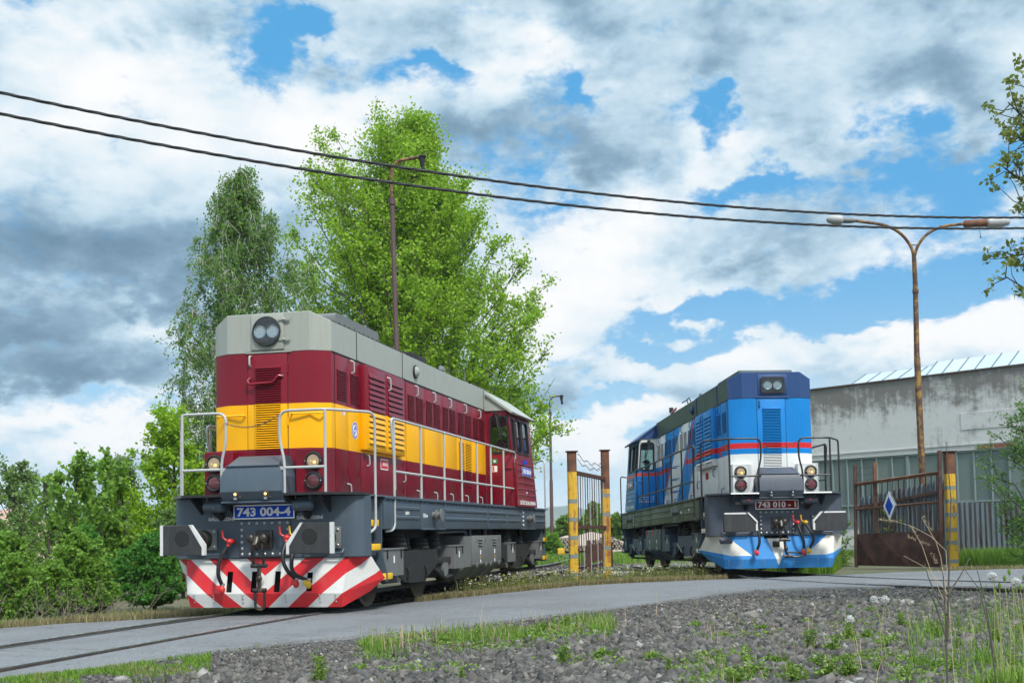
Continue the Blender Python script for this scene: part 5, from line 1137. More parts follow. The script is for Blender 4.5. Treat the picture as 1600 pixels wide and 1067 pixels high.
# ---- overhead cables
def cable(p0, pm, p1, label):
    A = pix_at(*p0, 12.0); B = pix_at(*p1, 17.0); dx, dy = B.x-A.x, B.y-A.y
    dr = pix_dir(*pm); k = dr.x/dr.y; t = (k*A.y-A.x)/(dx-k*dy); M = pix_at(*pm, A.y+dy*t)
    c = ((M.z-A.z)-(B.z-A.z)*t)/(t*(t-1)); m = MB('cable'); n = 520
    pts = []
    for i in range(n+1): s = -.6+2.2*i/n; pts.append(Vector((A.x+dx*s, A.y+dy*s, A.z+(B.z-A.z)*s+c*s*(s-1))))
    tv = (pts[1]-pts[0]).normalized(); u = tv.cross(Vector((0, 0, 1))).normalized(); w = u.cross(tv)
    for j in range(3): m.tube([p+(u*math.cos(i*.55+j*2.094)+w*math.sin(i*.55+j*2.094))*.0088 for i, p in enumerate(pts)], .0098, 6)
    o = m.build('overhead_cable'); tag(o, label, 'cable'); return o
cable((0, 145), (900, 299), (1600, 340), 'upper twisted black cable crossing the whole sky')
cable((0, 178), (900, 322), (1600, 356.5), 'lower twisted black cable crossing the whole sky')
# ---- far things
paint('log_bark', (0.16, 0.13, 0.11), .9, .3, 4); paint('log_end', (0.24, 0.205, 0.17), .9, .2, 5); paint('sand', (0.34, 0.27, 0.22), .95, .15, 2); paint('rubble', (0.36, 0.22, 0.18), .95, .5, 5, dirt=(.5, .46, .44), dirt_amt=.5)
def mound(name, c, rx, ry, h, mat, label, cat, seed=1, rough=.2):
    n = 40; V = []; Q = []
    for i in range(n):
        for j in range(n):
            a, b_ = i/(n-1)*2-1, j/(n-1)*2-1; r_ = math.hypot(a, b_); z = max(0, 1-r_)**.8*h+rough*h*.5*float(wob(np.array(a*6.), np.array(b_*6.), 1.0, seed))*max(0, 1-r_)
            V.append((a*rx, b_*ry, z-.15 if r_ >= 1 else z))
    for i in range(n-1):
        for j in range(n-1): Q.append((i*n+j, (i+1)*n+j, (i+1)*n+j+1, i*n+j+1))
    o = npmesh(name, V, None, Q, [mat], smooth=False); o.location = c; tag(o, label, cat); return o
p = pix_at(886, 862, 78); mound('sand_heap', Vector((p.x, 78, .1)), 3.2, 3, 1.15, 'sand', 'pale heap of sand beyond the tracks, left of the log pile', 'heap', 2)
p = pix_at(925, 862, 84); mound('sand_heap', Vector((p.x, 84, .1)), 3.4, 3, 1.5, 'sand', 'tan heap of earth behind the stacked logs', 'heap', 4)
mound('rubble_heap', Vector((-18.5, 44, -.3)), 7, 6, 2.6, 'rubble', 'heap of pinkish brick rubble behind the left bushes', 'heap', 5, .35)
def logs():
    p = pix_at(955, 862, 74); g0 = Vector((p.x, 74, .25)); rr = random.Random(4); proto = None; k = 0
    for row in range(6):
        for i in range(40-row):
            if row > 3+1.6*math.sin(i*.45)+rr.uniform(-.4, .4): continue
            x = -4.2+i*.21+row*.105+rr.uniform(-.03, .03); z = .10+row*.165; r_ = rr.uniform(.06, .10)
            m = MB('log_bark'); m.tube([(0, 0, 0), (0, 2.4, 0)], r_, 9, cap=False); m.use('log_end'); m.tube([(0, -.004, 0), (0, .004, 0)], r_*.97, 9); o = m.build('log'); o.location = g0+Vector((x, 0, z)); tag(o, 'cut log lying in the pile stacked beyond the gate', 'log', 'logs stacked beyond the gate')
logs()
p = pix_at(877, 870, 58); m = MB('post_yellow'); m.bbox(-.17, .17, -.12, .12, .2, .50, .03); m.use('groove'); m.box(-.13, .13, -.1, .1, 0, .2); o = m.build('point_machine'); o.location = gpos(p.x, p.y); tag(o, 'small yellow trackside box beyond the curved rails', 'trackside box')
p = pix_at(1005, 893, 31); m = MB('white_paint'); m.bbox(-.3, .3, -.12, .12, 0, .10, .02); o = m.build('concrete_block'); q = pix_at(972, 893, 29.5); o.location = gpos(q.x, q.y); tag(o, 'low pale concrete block in the weeds between the tracks', 'block')
# ---- hills
m, nt, b = newmat('far_forest'); co = objco(nt); n1 = noise(nt, co, .02, 8, .6); nt.links.new(nmix(nt, n1.sstep(.4, .6), (0.03, 0.055, 0.025), (0.05, 0.08, 0.03)), b.inputs['Base Color']); b.inputs['Roughness'].default_value = 1
V = []; Q = []; n = 160
for i in range(n):
    x = -1700+3400*i/(n-1)
    hh = 32+26*math.exp(-((x-95)/70)**2)+16*math.exp(-((x-230)/120)**2)+10*math.sin(x*.006)+5*math.sin(x*.021)+30*math.exp(-((x+900)/300)**2)+2*math.sin(x*.11)
    for j, (f, dy) in enumerate(((0, -200), (.45, -90), (.8, -30), (1, 0), (.9, 60), (.5, 300))): V.append((x, 2500+dy, -3+(hh+3)*f))
for i in range(n-1):
    for j in range(5): Q.append((i*6+j, (i+1)*6+j, (i+1)*6+j+1, i*6+j+1))
tag(npmesh('hills', V, None, Q, ['far_forest'], smooth=True), kind='structure')
# ---------------------------------------------------------------- vegetation
def leafmat(name, a, b_, tr=.48, rough=.5, extra=None):
    m = D.materials.new(name); m.use_nodes = True; nt = m.node_tree; MATS[name] = m; pb_ = nt.nodes['Principled BSDF']; out = nt.nodes['Material Output']
    ge = nt.nodes.new('ShaderNodeNewGeometry'); ri = X(nt, ge.outputs['Random Per Island']); co = objco(nt); n1 = noise(nt, co, .8, 3, .6)
    c = nmix(nt, (ri*.7+(n1-.5)*.8+.1).clamp(), a, b_)
    if extra: c = nmix(nt, ((ri*9.7).fract() > .88)*.8, c, extra)
    nt.links.new(c, pb_.inputs['Base Color']); pb_.inputs['Roughness'].default_value = rough; pb_.inputs['Specular IOR Level'].default_value = .25
    t = nt.nodes.new('ShaderNodeBsdfTranslucent'); nt.links.new(c, t.inputs[0]); mx = nt.nodes.new('ShaderNodeMixShader'); mx.inputs[0].default_value = tr
    nt.links.new(pb_.outputs[0], mx.inputs[1]); nt.links.new(t.outputs[0], mx.inputs[2]); nt.links.new(mx.outputs[0], out.inputs[0]); return m
leafmat('leaf_poplar', (0.15, 0.30, 0.012), (0.37, 0.56, 0.04), extra=(0.36, 0.55, 0.06)); leafmat('leaf_birch', (0.085, 0.19, 0.03), (0.20, 0.34, 0.07)); leafmat('leaf_bright', (0.15, 0.31, 0.012), (0.36, 0.54, 0.03))
leafmat('leaf_green', (0.10, 0.22, 0.025), (0.25, 0.42, 0.06)); leafmat('leaf_dark', (0.045, 0.17, 0.025), (0.14, 0.35, 0.055)); leafmat('leaf_grey', (0.11, 0.20, 0.05), (0.24, 0.36, 0.10)); leafmat('leaf_willow', (0.08, 0.18, 0.03), (0.22, 0.37, 0.09)); leafmat('leaf_young', (0.13, 0.17, 0.03), (0.27, 0.31, 0.08))
leafmat('grass_green', (0.075, 0.17, 0.015), (0.20, 0.33, 0.04), .3); leafmat('grass_dry', (0.19, 0.155, 0.075), (0.32, 0.27, 0.14), .25, extra=(0.13, 0.18, 0.04)); leafmat('weed_green', (0.09, 0.17, 0.02), (0.24, 0.36, 0.06), .3); leafmat('weed_olive', (0.10, 0.12, 0.03), (0.24, 0.25, 0.08), .3); leafmat('pale_stalk', (0.28, 0.30, 0.10), (0.40, 0.40, 0.18), .2); leafmat('straw', (0.30, 0.22, 0.13), (0.46, 0.37, 0.24), .2)
leafmat('flower_white', (0.6, 0.6, 0.58), (0.75, 0.75, 0.72), .3); leafmat('flower_yellow', (0.42, 0.40, 0.05), (0.55, 0.50, 0.10), .3); leafmat('leaf_far', (0.10, 0.20, 0.02), (0.19, 0.31, 0.045))
paint('bark', (0.12, 0.105, 0.085), .9, .3, 5); paint('bark_dark', (0.05, 0.04, 0.033), .9, .3, 5); paint('bark_birch', (0.42, 0.40, 0.37), .8, .3, 4, dirt=(.04, .04, .04), dirt_amt=.8); paint('twig_grey', (0.17, 0.145, 0.115), .9, .25, 5)
def leaves(name, P, size, mat, parent, rng, aspect=.75, droop=0.0, fold=.25):
    """one kite-shaped, slightly folded leaf for every point"""
    n = len(P); d = rng.normal(size=(n, 3)); d[:, 2] = d[:, 2]*.7-droop; d /= np.linalg.norm(d, axis=1, keepdims=True)
    a = rng.normal(size=(n, 3)); a[:, 2] *= .6; s = np.cross(d, a); s /= np.linalg.norm(s, axis=1, keepdims=True)+1e-9; nn = np.cross(s, d)
    L_ = (size*rng.uniform(.6, 1.25, n))[:, None]; w = L_*aspect*.5
    V = np.stack([P, P+d*L_*.45+s*w+nn*L_*fold*.4, P+d*L_, P+d*L_*.45-s*w+nn*L_*fold*.4], 1).reshape(-1, 3)
    k = np.arange(n)*4; T = np.concatenate([np.c_[k, k+1, k+2], np.c_[k, k+2, k+3]]); return npmesh(name, V, T, None, [mat], parent)
def curve(a, b_, sag, rng, n=5, wig=.05):
    a = np.array(a); b_ = np.array(b_); t = np.linspace(0, 1, n)[:, None]; L_ = np.linalg.norm(b_-a); p = a+(b_-a)*t; p[:, 2] += sag*L_*4*(t*(1-t))[:, 0]; p[1:-1] += rng.normal(0, wig*L_, (n-2, 3)); return p
def tree(name, base, prof, label, mat, bark, seed, nl=70, sub=11, per=40, leaf=.11, ascend=1.1, trunk_r=.2, spread=.16, droop=0.0, hang=0.0, twigs=3, cat='tree', group=None, fill=.9, h_first=.14, aspect=.75, flat=1.0, zlow=0.0):
    """prof: rows (height, left reach, right reach) measured on the photograph"""
    rng = np.random.default_rng(seed); rt = empty(name, base); pr = np.array(prof); H = pr[:, 0].max()
    def reach(h, az):
        l = np.interp(h, pr[:, 0], pr[:, 1]); r_ = np.interp(h, pr[:, 0], pr[:, 2]); c = math.cos(az); return (r_*(1+c)+l*(1-c))/2 if flat else l
    topx = (pr[-1, 2]-pr[-1, 1])/2
    def axis(h): return np.array([topx*(h/H)**2+.12*math.sin(h*.8+seed), .1*math.sin(h*.6+2*seed), h])
    tr = MB(bark); tr.tube([axis(h)-np.array([0, 0, .3 if h == 0 else 0]) for h in np.linspace(0, H*.97, 14)], [trunk_r*(1-h)**.8+.012 for h in np.linspace(0, 1, 14)], 9)
    pts = []
    for i in range(nl):
        h = H*(h_first+(1-h_first)*((i+.5)/nl)**.85); az = i*2.39996+rng.uniform(-.3, .3); r_ = reach(h, az)*(fill+.22*rng.uniform(-1, .55)) if i % 3 else reach(h, az)*rng.uniform(.35, .75)
        tip = np.array([math.cos(az)*r_+axis(h)[0]*.2, math.sin(az)*r_*flat, h]); hs = max(H*.05+zlow, h-r_*ascend*rng.uniform(.8, 1.15)-.1*H*rng.uniform(.2, 1)); hs = min(hs, h-.02*H)
        c = curve(axis(hs), tip, .05*rng.uniform(-1, 1)+(.06 if ascend < .6 else -.04), rng, 6); L_ = np.linalg.norm(c[-1]-c[0]); tr.tube(c, [max(.008, trunk_r*.32*(1-hs/H)*(1-t)+.006) for t in np.linspace(0, 1, 6)], 5)
        for k in range(sub):
            t = rng.uniform(.22, 1.0)**.8; f = t*5; j = min(4, int(f)); p = c[j]+(c[j+1]-c[j])*(f-j); dirn = (c[-1]-c[0])/max(L_, .01)+rng.normal(0, .75, 3); dirn[2] += .25 if not hang else -.1; dirn /= np.linalg.norm(dirn)
            sl_ = spread*H*rng.uniform(.35, 1.0)*(.55+.45*(1-abs(t-.5))); e = p+dirn*sl_*(.6 if hang else 1)
            if hang: e = e-np.array([0, 0, hang*rng.uniform(.4, 1.2)])
            if e[2] < .15: e[2] = .15+rng.uniform(0, .2)
            q = curve(p, e, .12 if hang else 0, rng, 4); tr.tube(q, [.011*H/12+.003, .006*H/12+.002, .004, .002], 3, cap=False)
            m_ = per; tt = rng.uniform(.1, 1.05, m_); jj = np.minimum((tt*3).astype(int), 2); pp = q[jj]+(q[jj+1]-q[jj])*(tt*3-jj)[:, None]
            pts.append(pp+rng.normal(0, 1, (m_, 3))*np.array([1, 1, .8])*sl_*(.10 if hang else .17))
    tr.build('trunk', rt, smooth=60); P = np.concatenate(pts); P = P[P[:, 2] > .05]
    leaves('crown', P, leaf, mat, rt, rng, aspect, droop); tag(rt, label, cat, group); return rt
f_ = lambda rows, cxp, d, y0, k: [((y0-y)/k, (cxp-l)/k, (r_-cxp)/k) for y, l, r_ in rows]
# poplar behind the maroon locomotive
k = 1862.85/42; pr = f_([(880, 560, 740), (700, 520, 850), (650, 520, 862), (600, 498, 872), (550, 486, 886), (500, 478, 872), (450, 468, 850), (400, 462, 832), (350, 464, 785), (300, 474, 752), (265, 478, 748), (245, 484, 690), (200, 520, 668), (175, 545, 664), (152, 615, 655)], 660, 42, 885, k)
pr = [(h*.965, l*1.03, r_*1.08) for h, l, r_ in pr]; b0 = pix_at(660, 885, 42); tree('poplar_tree', (b0.x, 42, -.05), pr, 'tall bright green poplar towering behind the maroon locomotive and lamp post', 'leaf_poplar', 'bark', 3, nl=235, sub=17, per=60, leaf=.105, ascend=1.05, trunk_r=.30, spread=.082, aspect=.85, fill=.96, h_first=.08)
k = 1862.85/36; pr = f_([(900, 370, 400), (720, 300, 480), (640, 290, 485), (580, 276, 492), (520, 270, 490), (470, 280, 486), (430, 296, 476), (390, 312, 456), (350, 336, 428), (310, 342, 402), (264, 358, 374)], 385, 36, 900, k)
pr = [(h*1.035, l*1.10, r_*1.2+.15) for h, l, r_ in pr]; b0 = pix_at(385, 900, 36); tree('birch_tree', (b0.x, 36, -.1), pr, 'drooping dark green birch standing left of the tall poplar', 'leaf_birch', 'bark_birch', 8, nl=160, sub=15, per=42, leaf=.082, ascend=.75, trunk_r=.16, spread=.085, hang=.95, droop=.8, aspect=.7, fill=1.0, h_first=.10)
def shrub(name, x0, x1, ytop, ybase, d, label, mat, seed, nl=26, sub=9, per=34, leaf=.07, bark='bark_dark', group=None, dome=True, ascend=1.2, spread=.14, aspect=.75, trunk_r=.03, h_first=.06, base_w=.75, cat='shrub', hang=0, fill=.9):
    k = 1862.85/d; c = (x0+x1)/2; b0 = pix_at(c, ybase, d); H = (ybase-ytop)/k; w = (x1-x0)/2/k
    pr = [(0, w*base_w, w*base_w), (.3*H, w, w), (.6*H, w*.92, w*.92), (.82*H, w*.62, w*.62), (H, w*.12, w*.12)] if dome else [(0, w*.4, w*.4), (.45*H, w*.8, w*.8), (.75*H, w, w), (H, w*.35, w*.35)]
    g = float(gz(np.array([b0.x]), np.array([d]))[0]); return tree(name, (b0.x, d, min(b0.z, g+.05)), pr, label, mat, bark, seed, nl, sub, per, leaf, ascend, trunk_r, spread, hang=hang, cat=cat, group=group, h_first=h_first, aspect=aspect, fill=fill)
shrub('tree', -70, 130, 690, 890, 33, 'broad grey-green tree at the far left edge', 'leaf_grey', 21, nl=40, sub=9, per=26, leaf=.10, trunk_r=.09, cat='tree')
shrub('tree', 140, 240, 688, 880, 40, 'slender grey-green tree behind the leafy sapling', 'leaf_grey', 22, nl=30, sub=10, per=30, leaf=.10, trunk_r=.06, cat='tree')
shrub('sapling', 70, 175, 672, 900, 23.5, 'upright sapling with large round leaves nearest the left edge', 'leaf_green', 23, nl=24, sub=7, per=17, leaf=.105, trunk_r=.025, dome=False, ascend=1.9, cat='tree', aspect=.9)
shrub('sapling', 115, 215, 678, 900, 25, 'leafy sapling just left of the bright yellow-green bush', 'leaf_green', 24, nl=24, sub=8, per=18, leaf=.105, trunk_r=.025, dome=False, ascend=1.9, cat='tree', aspect=.9)
shrub('bush', 185, 345, 632, 900, 31, 'bright yellow-green bush behind the front of the maroon locomotive', 'leaf_bright', 25, nl=52, sub=11, per=30, leaf=.10, trunk_r=.06)
shrub('bush', 120, 250, 735, 915, 25.5, 'light green bush between the sapling and the dark shrub', 'leaf_bright', 26, nl=20, sub=8, per=22, leaf=.075)
shrub('bush', 165, 300, 838, 950, 20.2, 'low dark green shrub beside the left buffer', 'leaf_dark', 27, nl=36, sub=10, per=30, leaf=.062, spread=.17)
shrub('bush', 60, 190, 838, 962, 18.8, 'low mid-green bush with bare twigs at its foot', 'leaf_green', 28, nl=34, sub=9, per=30, leaf=.06, spread=.17)
shrub('bush', -60, 85, 838, 975, 17.4, 'low green bush cut by the left edge of the picture', 'leaf_green', 29, nl=32, sub=9, per=30, leaf=.058, spread=.17)
shrub('bush', 95, 185, 812, 930, 21.5, 'deep green bush in the middle of the left thicket', 'leaf_dark', 30, nl=18, sub=8, per=24, leaf=.065, spread=.16)
shrub('bush', 225, 330, 790, 930, 25, 'olive green bush partly hidden behind the left buffer', 'leaf_grey', 33, nl=28, sub=9, per=30, leaf=.07, spread=.16)
shrub('bush', 0, 75, 770, 940, 22.5, 'loose grey-green bush below the far-left tree', 'leaf_grey', 34, nl=13, sub=7, per=16, leaf=.07, spread=.15)
shrub('bush', 20, 130, 740, 930, 27, 'tall loose green bush filling the gap beside the upright sapling', 'leaf_green', 140, nl=16, sub=7, per=20, leaf=.085)
for i, (x0, x1, yt, yb, d, lab, mt) in enumerate([(-20, 60, 872, 978, 16.9, 'small fresh green bush at the far left by the road edge', 'leaf_green'), (40, 120, 880, 970, 17.6, 'small light green bush in front of the left thicket', 'leaf_green'), (105, 180, 876, 960, 18.6, 'small green bush between the thicket and the dark low shrub', 'leaf_green'), (200, 290, 868, 948, 20.0, 'low rounded dark bush touching the plough side', 'leaf_dark'), (-40, 40, 800, 940, 20, 'pale green bush behind the far-left road edge', 'leaf_grey')]):
    shrub('bush', x0, x1, yt, yb, d, lab, mt, 120+i, nl=26, sub=9, per=26, leaf=.055, spread=.2)
def dead_twigs(px, py, d, n, h, label, seed):
    b0 = pix_at(px, py, d); g = empty('dry_brush', gpos(b0.x, d)); rng = np.random.default_rng(seed); m = MB('twig_grey')
    for i in range(n):
        a = rng.uniform(-.7, .7, 2); e = np.array([a[0]*2.1, a[1], h*rng.uniform(.4, 1)]); s = np.array([a[0]+rng.normal(0, .1), a[1]*.5, -.02]); c = curve(s, e, rng.uniform(-.1, .2), rng, 5, .06); m.tube(c, [.007, .006, .005, .003, .002], 4)
        for k in range(3): j = rng.integers(1, 4); m.tube([c[j], c[j]+rng.normal(0, .16, 3)+np.array([0, 0, .1])], [.003, .0015], 3)
    m.build('twigs', g); tag(g, label, 'dry brush')
dead_twigs(80, 968, 17.0, 26, .6, 'tangle of bare grey twigs below the left bushes', 3); dead_twigs(150, 955, 18.4, 18, .5, 'smaller tangle of dry twigs beside the dark low shrub', 4); dead_twigs(15, 978, 16.3, 16, .5, 'dry twigs at the very left by the road edge', 6)
# far trees beyond the yard
for i, (x0, x1, yt, yb, d, lab, mt) in enumerate([(862, 905, 808, 866, 95, 'bright green far bush left of the yellow post', 'leaf_far'), (895, 935, 812, 862, 100, 'far bright bush seen behind the banded post', 'leaf_far'), (908, 950, 788, 862, 105, 'taller dark far tree seen through the bars', 'leaf_green'), (940, 985, 806, 862, 98, 'far light green bush left of the blue locomotive', 'leaf_far'), (845, 880, 838, 880, 62, 'low green shrub at the foot of the distant lamp post', 'leaf_green'), (985, 1040, 812, 862, 110, 'far bush behind the rear of the blue locomotive', 'leaf_far'), (780, 870, 800, 866, 110, 'far bush behind the cab of the maroon locomotive', 'leaf_far')]):
    shrub('far_bush', x0, x1, yt, yb, d, lab, mt, 40+i, nl=30, sub=8, per=26, leaf=.28, trunk_r=.08)
for i in range(26):
    px = -260+i*82+(i*37) % 40
    if 840 < px < 1010: continue
    shrub('far_bush', px-70, px+70, 790+(i*13) % 22, 862, 150+(i*17) % 50, 'green tree in the distant belt of woodland', 'leaf_far' if i % 3 else 'leaf_green', 60+i, nl=16, sub=6, per=18, leaf=.75, trunk_r=.15, group='distant belt of trees', cat='tree')
# willow at the right edge and the branch reaching in
shrub('willow_bush', 1538, 1780, 575, 900, 25, 'willow bush with narrow leaves at the right edge before the hall', 'leaf_willow', 90, nl=64, sub=10, per=26, leaf=.10, aspect=.30, trunk_r=.05, dome=True, ascend=1.4)
shrub('bush', 1270, 1345, 790, 895, 31, 'thin pale bush between the blue locomotive and the rusty gate', 'leaf_grey', 91, nl=20, sub=7, per=14, leaf=.06)
shrub('bush', 1372, 1425, 752, 850, 31.6, 'sparse twiggy bush growing behind the rusty gate', 'leaf_young', 92, nl=18, sub=6, per=6, leaf=.06)
def reaching():
    d = 13; b0 = pix_at(1830, 900, d); g = empty('maple_tree', gpos(b0.x, d)); O = g.location; rng = np.random.default_rng(12); m = MB('bark_dark'); top = pix_at(1780, 60, d)-O; m.tube([(0, 0, -.3), pix_at(1815, 600, d)-O, pix_at(1800, 300, d)-O, top, top+Vector((.15, .1, 1.3)), top+Vector((.1, .2, 2.2))], [.17, .13, .09, .055, .03, .008], 10); pts = []
    for s, e in (((1800, 330), (1566, 160)), ((1800, 360), (1560, 262)), ((1805, 500), (1562, 432)), ((1800, 300), (1585, 215)), ((1805, 470), (1582, 310)), ((1790, 200), (1600, 140)), ((1805, 420), (1575, 400))):
        a = pix_at(*s, d)-O; b_ = pix_at(e[0]+9, e[1], d+rng.uniform(-.5, .5))-O; c = curve(a, b_, -.06, rng, 8, .03); m.tube(c, np.linspace(.035, .006, 8).tolist(), 6)
        for k in range(34):
            t = rng.uniform(.42, 1); f = t*7; j = min(6, int(f)); p = c[j]+(c[j+1]-c[j])*(f-j); q = p+rng.normal(0, 1, 3)*np.array([.16, .13, .15])+np.array([-.05, 0, .05]); m.tube([p, (p+q)/2+rng.normal(0, .02, 3), q], [.007, .005, .003], 4); pts.append(q+rng.normal(0, .028, (11, 3)))
    for k in range(26):
        h = rng.uniform(2.2, top.z+1.6); az = rng.uniform(-1.35, 1.75); L_ = rng.uniform(.9, 1.9)*(1-.5*max(0, h-top.z)/2); q0 = Vector((0, 0, 0)).lerp(top, min(1, h/top.z)); a = np.array([q0.x, q0.y, h]); b_ = a+np.array([math.cos(az)*L_, math.sin(az)*L_, L_*rng.uniform(.2, .7)]); c = curve(a, b_, -.06, rng, 7, .04); m.tube(c, np.linspace(.028, .005, 7).tolist(), 6)
        for i in range(15):
            f = rng.uniform(2.2, 5.99); j = int(f); p = c[j]+(c[j+1]-c[j])*(f-j); q = p+rng.normal(0, .17, 3); m.tube([p, (p+q)/2+rng.normal(0, .02, 3), q], [.007, .005, .003], 4); pts.append(q+rng.normal(0, .03, (11, 3)))
    m.build('trunk', g); leaves('crown', np.concatenate(pts), .07, 'leaf_young', g, rng, .7); tag(g, 'tree whose sparse young-leaved branches reach in at the upper right', 'tree')
reaching()
# ---- grasses
def blades(name, P, h, w, mat, rng, lean=.35, parent=None):
    n = len(P); az = rng.uniform(0, 2*PI, n); d = np.stack([np.cos(az), np.sin(az), np.zeros(n)], -1); s = np.stack([-np.sin(az), np.cos(az), np.zeros(n)], -1); hh = (h*rng.uniform(.45, 1.2, n))[:, None]; l = lean*rng.uniform(.1, 1.3, n)[:, None]*hh; up = np.array([0, 0, 1.0]); ww = (w*rng.uniform(.6, 1.3, n))[:, None]
    V = np.stack([P-s*ww, P+s*ww, P+d*l*.35+up*hh*.6+s*ww*.7, P+d*l*.35+up*hh*.6-s*ww*.7, P+d*l+up*hh*.95], 1).reshape(-1, 3); k = np.arange(n)*5
    return npmesh(name, V, np.c_[k+3, k+2, k+4], np.c_[k, k+1, k+2, k+3], [mat], parent)
def ongrass(x, y): return np.stack([x, y, gz(x, y)-.01], -1)
rng = np.random.default_rng(31)
# dry verge along the far edge of the road
N = 75000; x = rng.uniform(-9, 5.0, N); y = yfar(x)+.12+rng.gamma(1.6, .45, N)*np.where(x < -2, 1.6, .8); ok = np.ones(N, bool)
for L in (LR, LB):
    inv = L.matrix_world.inverted(); M = np.array(inv); q = np.c_[x, y, np.zeros(N), np.ones(N)] @ M.T; ok &= ~((np.abs(q[:, 0]) < 1.15) & (q[:, 1] > -14) & (q[:, 1] < 12.5))
ok &= wob(x, y, 1.4, 9) > -.75*rng.uniform(0, 1.6, N)
tag(blades('dry_grass', ongrass(x[ok], y[ok]), .13, .0045, 'grass_dry', rng, .6), kind='stuff')
N = 4200; x = rng.uniform(-8, 6, N); y = yfar(x)+.3+rng.gamma(2.0, .5, N); ok = np.ones(N, bool)
for L in (LR, LB):
    M = np.array(L.matrix_world.inverted()); q = np.c_[x, y, np.zeros(N), np.ones(N)] @ M.T; ok &= ~((np.abs(q[:, 0]) < 1.2) & (q[:, 1] > -14) & (q[:, 1] < 12.5))
ok &= wob(x, y, 1.1, 19) > .05
tag(blades('verge_grass', ongrass(x[ok], y[ok]), .17, .005, 'grass_green', rng, .5), kind='stuff')
# taller weeds with tiny flowers between the tracks
N = 3200; x = rng.uniform(-1.2, 4.8, N); y = yfar(x)+.45+rng.gamma(2.2, .55, N); ok = np.ones(N, bool)
for L in (LR, LB):
    M = np.array(L.matrix_world.inverted()); q = np.c_[x, y, np.zeros(N), np.ones(N)] @ M.T; ok &= ~((np.abs(q[:, 0]) < 1.3) & (q[:, 1] > -14) & (q[:, 1] < 12.5))
x, y = x[ok], y[ok]; P = ongrass(x, y); tag(blades('weedy_grass', P, .28, .004, 'weed_olive', rng, .3), kind='stuff')
hs = rng.uniform(.18, .36, len(P)); k = rng.uniform(0, 1, len(P)) < .55; P2 = P[k]+np.c_[rng.normal(0, .03, (k.sum(), 2)), hs[k]]
nf = len(P2); tag(leaves('weed_leaves', np.repeat(P2, 3, 0)-np.c_[np.zeros((nf*3, 2)), rng.uniform(0, .2, nf*3)]+rng.normal(0, .02, (nf*3, 3)), .04, 'weed_olive', None, rng, .5), kind='stuff')
tag(leaves('weed_flowers', np.repeat(P2[::9], 4, 0)+rng.normal(0, .01, (len(P2[::9])*4, 3)), .024, 'flower_white', None, rng, .9), kind='stuff'); tag(leaves('weed_flowers', np.repeat(P2[1::7], 4, 0)+rng.normal(0, .012, (len(P2[1::7])*4, 3)), .022, 'flower_yellow', None, rng, .9), kind='stuff')
# long grass by the fence and behind the blue locomotive
A = pix_at(1493, 872, 29.0); B = pix_at(1720, 872, 28.5); N = 16000; t = rng.uniform(0, 1, N); x = A.x+(B.x-A.x)*t+rng.normal(0, .1, N); y = A.y-.05+(B.y-A.y)*t-rng.gamma(1.5, .42, N); k = y > yfar(x)+.8
tag(blades('long_grass', ongrass(x[k], y[k]), .42, .006, 'grass_green', rng, .35), kind='stuff')
N = 22000; x = rng.uniform(6.2, 9.4, N); y = rng.uniform(26, 36, N); k = (y > yfar(x)+1.2) & (x < 6.3+(y-24)*.32); tag(blades('long_grass', ongrass(x[k], y[k]), .40, .006, 'grass_green', rng, .3), kind='stuff')
N = 26000; x = rng.uniform(-3, 16, N); y = rng.uniform(40, 62, N); tag(blades('far_grass', np.stack([x, y, gz(x, y)+.03], -1), .22, .012, 'grass_green', rng, .5), kind='stuff')
N = 9000; x = rng.uniform(8.6, 16, N); y = yfar(x)+.15+rng.gamma(1.6, .35, N); tag(blades('dry_grass', ongrass(x, y), .12, .005, 'grass_dry', rng, .6), kind='stuff')
# thin grass on the near shoulder
def strip(px0, px1, yy, spread, N, hgt, nm, mat='grass_green', dens=.0, w=.004):
    pts = []
    for i in range(N):
        px = rng.uniform(px0, px1); py = np.interp(px, yy[0], yy[1])+rng.normal(0, spread); dd = pix_dir(px, py)
        if dd.z >= -.02: continue
        t = (CAMZ-.07)/-dd.z; pts.append((dd.x*t, dd.y*t))
    P = np.array(pts); k = wob(P[:, 0], P[:, 1], 4.5, int(px0)+7) > dens; P = P[k]; return tag(blades(nm, ongrass(P[:, 0], P[:, 1])+np.array([0, 0, .012]), hgt, w, mat, rng, .5), kind='stuff')
strip(0, 330, ((0, 160, 330), (1052, 1040, 1024)), 7, 9000, .045, 'shoulder_grass', dens=-.5, w=.0035); strip(0, 300, ((0, 300), (1050, 1028)), 8, 3000, .05, 'dry_shoulder_grass', 'grass_dry', w=.003)
strip(570, 960, ((570, 700, 900, 960), (1006, 1000, 982, 980)), 8, 5200, .11, 'shoulder_grass', dens=.0)
strip(560, 980, ((560, 980), (1008, 982)), 9, 500, .22, 'dry_shoulder_grass', 'straw', w=.003)
strip(1080, 1700, ((1080, 1300, 1700), (1010, 1000, 985)), 40, 5200, .07, 'yard_grass', dens=.35); strip(1420, 1720, ((1420, 1720), (1030, 990)), 36, 2600, .20, 'yard_grass', dens=-.1, w=.003)
strip(1100, 1600, ((1100, 1600), (1015, 990)), 36, 500, .2, 'dry_yard_grass', 'straw', w=.0025)
strip(560, 1650, ((560, 1650), (1035, 1010)), 40, 2200, .035, 'yard_moss_grass', dens=.25, w=.004); strip(900, 1650, ((900, 1650), (1020, 985)), 45, 900, .05, 'dry_litter', 'straw', dens=.1, w=.0025)
